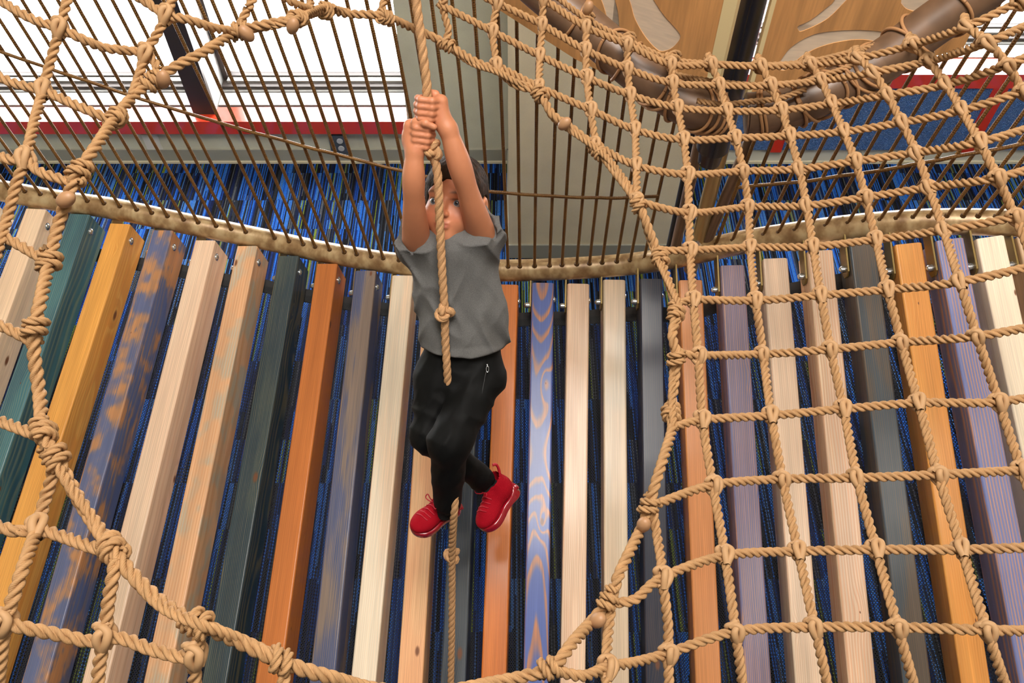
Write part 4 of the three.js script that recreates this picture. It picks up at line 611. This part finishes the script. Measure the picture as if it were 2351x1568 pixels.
{ const z0 = B(1118, 838, 1.56), z1 = B(1106, 905, 1.545); const onLeg = (p) => { const q = p.clone(); for (let i = 0; i < 200 && legSdf(q.x, q.y, q.z) > -0.0005; i++) q.z -= 0.002; return q; }; const pts = [0, 0.25, 0.5, 0.75, 1].map((t) => onLeg(z0.clone().lerp(z1, t)));
  mesh('zip', tube(pts, 0.0018, 6, 200), M.black, trousers); const q = pts[0]; const pull = new THREE.TorusGeometry(0.005, 0.0011, 6, 14); pull.scale(0.7, 1.7, 1); pull.translate(q.x + 0.001, q.y - 0.012, q.z + 0.005); mesh('zip_pull', mergeGeometries([pull, ball(V3(q.x, q.y, q.z + 0.004), 0.0028)]), M.steel, trousers, 'small metal zip pull'); }
// socks
[[K.ankF, B(1022, 1172, 1.655)], [K.ankB, B(1130, 1125, 1.79)]].forEach(([a, b]) => mesh('sock', new THREE.CapsuleGeometry(0.03, a.distanceTo(b), 6, 16).applyQuaternion(new THREE.Quaternion().setFromUnitVectors(V3(0, 1, 0), b.clone().sub(a).normalize())).translate((a.x + b.x) / 2, (a.y + b.y) / 2, (a.z + b.z) / 2), std({ color: '#0b0b0c', roughness: 0.95 }), person, 'black sock'));
// shoes; local x heel→toe, y up, z sideways
const shoeUp = (x, y, z) => { let d = ell(x, y, z, 0.036, 0.036, 0, 0.037, 0.043, 0.031); d = smin(d, caps(x, y, z, V3(0.04, 0.034, 0), V3(0.115, 0.026, 0), 0.033, 0.029), 0.02); d = smin(d, ell(x, y, z, 0.128, 0.021, 0, 0.046, 0.025, 0.0365), 0.02); d = smin(d, caps(x, y, z, V3(0.04, 0.045, 0), V3(0.036, 0.078, 0), 0.034, 0.033), 0.02); d = smin(d, caps(x, y, z, V3(0.075, 0.062, 0), V3(0.088, 0.05, 0), 0.018, 0.018), 0.016);
  d = Math.max(d, -caps(x, y, z, V3(0.036, 0.06, 0), V3(0.028, 0.14, 0), 0.0265, 0.03)); d = Math.max(d, y - 0.094 + 0.22 * (x - 0.02) + 0.05 * Math.abs(z)); return Math.max(d, -y); };
const shoeSole = (x, y, z) => { const k = 1.0; let r = Math.min(flat(x, z, 0, V3(0.036, 0, 0), V3(0.09, 0.002, 0), 0.037, 0.034, 1) / 0.8, 9); r = smin(r, Math.hypot(x - 0.13, (z - 0.001) * 1.06) - 0.0445, 0.03); const lift = 0.006 * smooth(0.12, 0.18, x), hh = 0.013 + 0.009 * smooth(0.06, 0.0, x); let d = smax(r, Math.abs(y + 0.004 - lift) - hh, 0.008); for (let i = 0; i < 3; i++) d = smin(d, ell(x, y, z, 0.004 + 0.008 * i, 0.004 + i * 0.002, 0, 0.0075, 0.018, 0.034 - 0.001 * i), 0.003); return d; };
const upG = sdfMesh(shoeUp, V3(-0.02, -0.02, -0.06), V3(0.19, 0.12, 0.06), 0.0028), soG = sdfMesh(shoeSole, V3(-0.03, -0.04, -0.06), V3(0.195, 0.045, 0.06), 0.0026);
const meshDots = dataTex(64, 64, (i, j) => { const v = (i % 8 < 5 && (j + ((i >> 3) % 2) * 4) % 8 < 5) ? 220 : 90; return [v, v, v]; }, { srgb: false, rx: 40, ry: 40 });
M.shoe = phy({ color: '#960318', roughness: 0.8, specularIntensity: 0.3, bumpMap: meshDots, bumpScale: 0.0006 }); M.sole = phy({ color: '#8c061a', roughness: 0.25, clearcoat: 0.6, clearcoatRoughness: 0.15 }); M.lace = std({ color: '#a20620', roughness: 0.6 });
function shoe(heel, toe, up, label, flip) {
  const x = toe.clone().sub(heel).normalize(), y = up.clone().addScaledVector(x, -up.dot(x)).normalize(), z = x.clone().cross(y), s = heel.distanceTo(toe) / 0.172;
  const m = mesh('shoe', upG, M.shoe, person, label); m.applyMatrix4(basis(heel, x.clone().multiplyScalar(s), y.clone().multiplyScalar(s), z.clone().multiplyScalar(s)));
  mesh('sole', soG, M.sole, m, 'glossy red sole');
  const top = (lx, lz) => { let ly = 0.12; for (; ly > 0 && shoeUp(lx, ly, lz) > 0.0008; ly -= 0.0012); return V3(lx, ly, lz); };
  for (let i = 0; i < 4; i++) { const lx = 0.086 + i * 0.013; mesh('lace', tube([top(lx, -0.021), top(lx + 0.004, -0.008), top(lx + 0.006, 0.004), top(lx + 0.012, 0.021)], 0.0022, 6, 250), M.lace, m); }
  const k = top(0.082, 0); k.y += 0.003; for (const q of [1, -1]) { mesh('lace_loop', tube([k, k.clone().add(V3(0.004, 0.012, q * 0.012)), k.clone().add(V3(0.002, 0.014, q * 0.028)), k.clone().add(V3(0.012, 0.006, q * 0.026)), k.clone().add(V3(0.008, 0.002, q * 0.01)), k], 0.0018, 6, 250), M.lace, m); }
  const tab = tube([V3(0.004, 0.07, 0), V3(-0.006, 0.088, 0), V3(-0.01, 0.104, 0), V3(-0.002, 0.112, 0.004)], 0.0045, 8, 200); mesh('pull_tab', tab, M.lace, m);
}
shoe(B(1052, 1152, 1.72), B(948, 1222, 1.64), V3(-0.25, 0.5, 0.8), 'left red trainer with toe towards the viewer');
shoe(B(1178, 1112, 1.83), B(1110, 1218, 1.75), V3(-0.72, 0.12, 0.62), 'right red trainer turned to show its sole edge');

scene.traverse((o) => { if (o.isLight) o.castShadow = !o.isRectAreaLight; });
renderer.render(scene, camera);
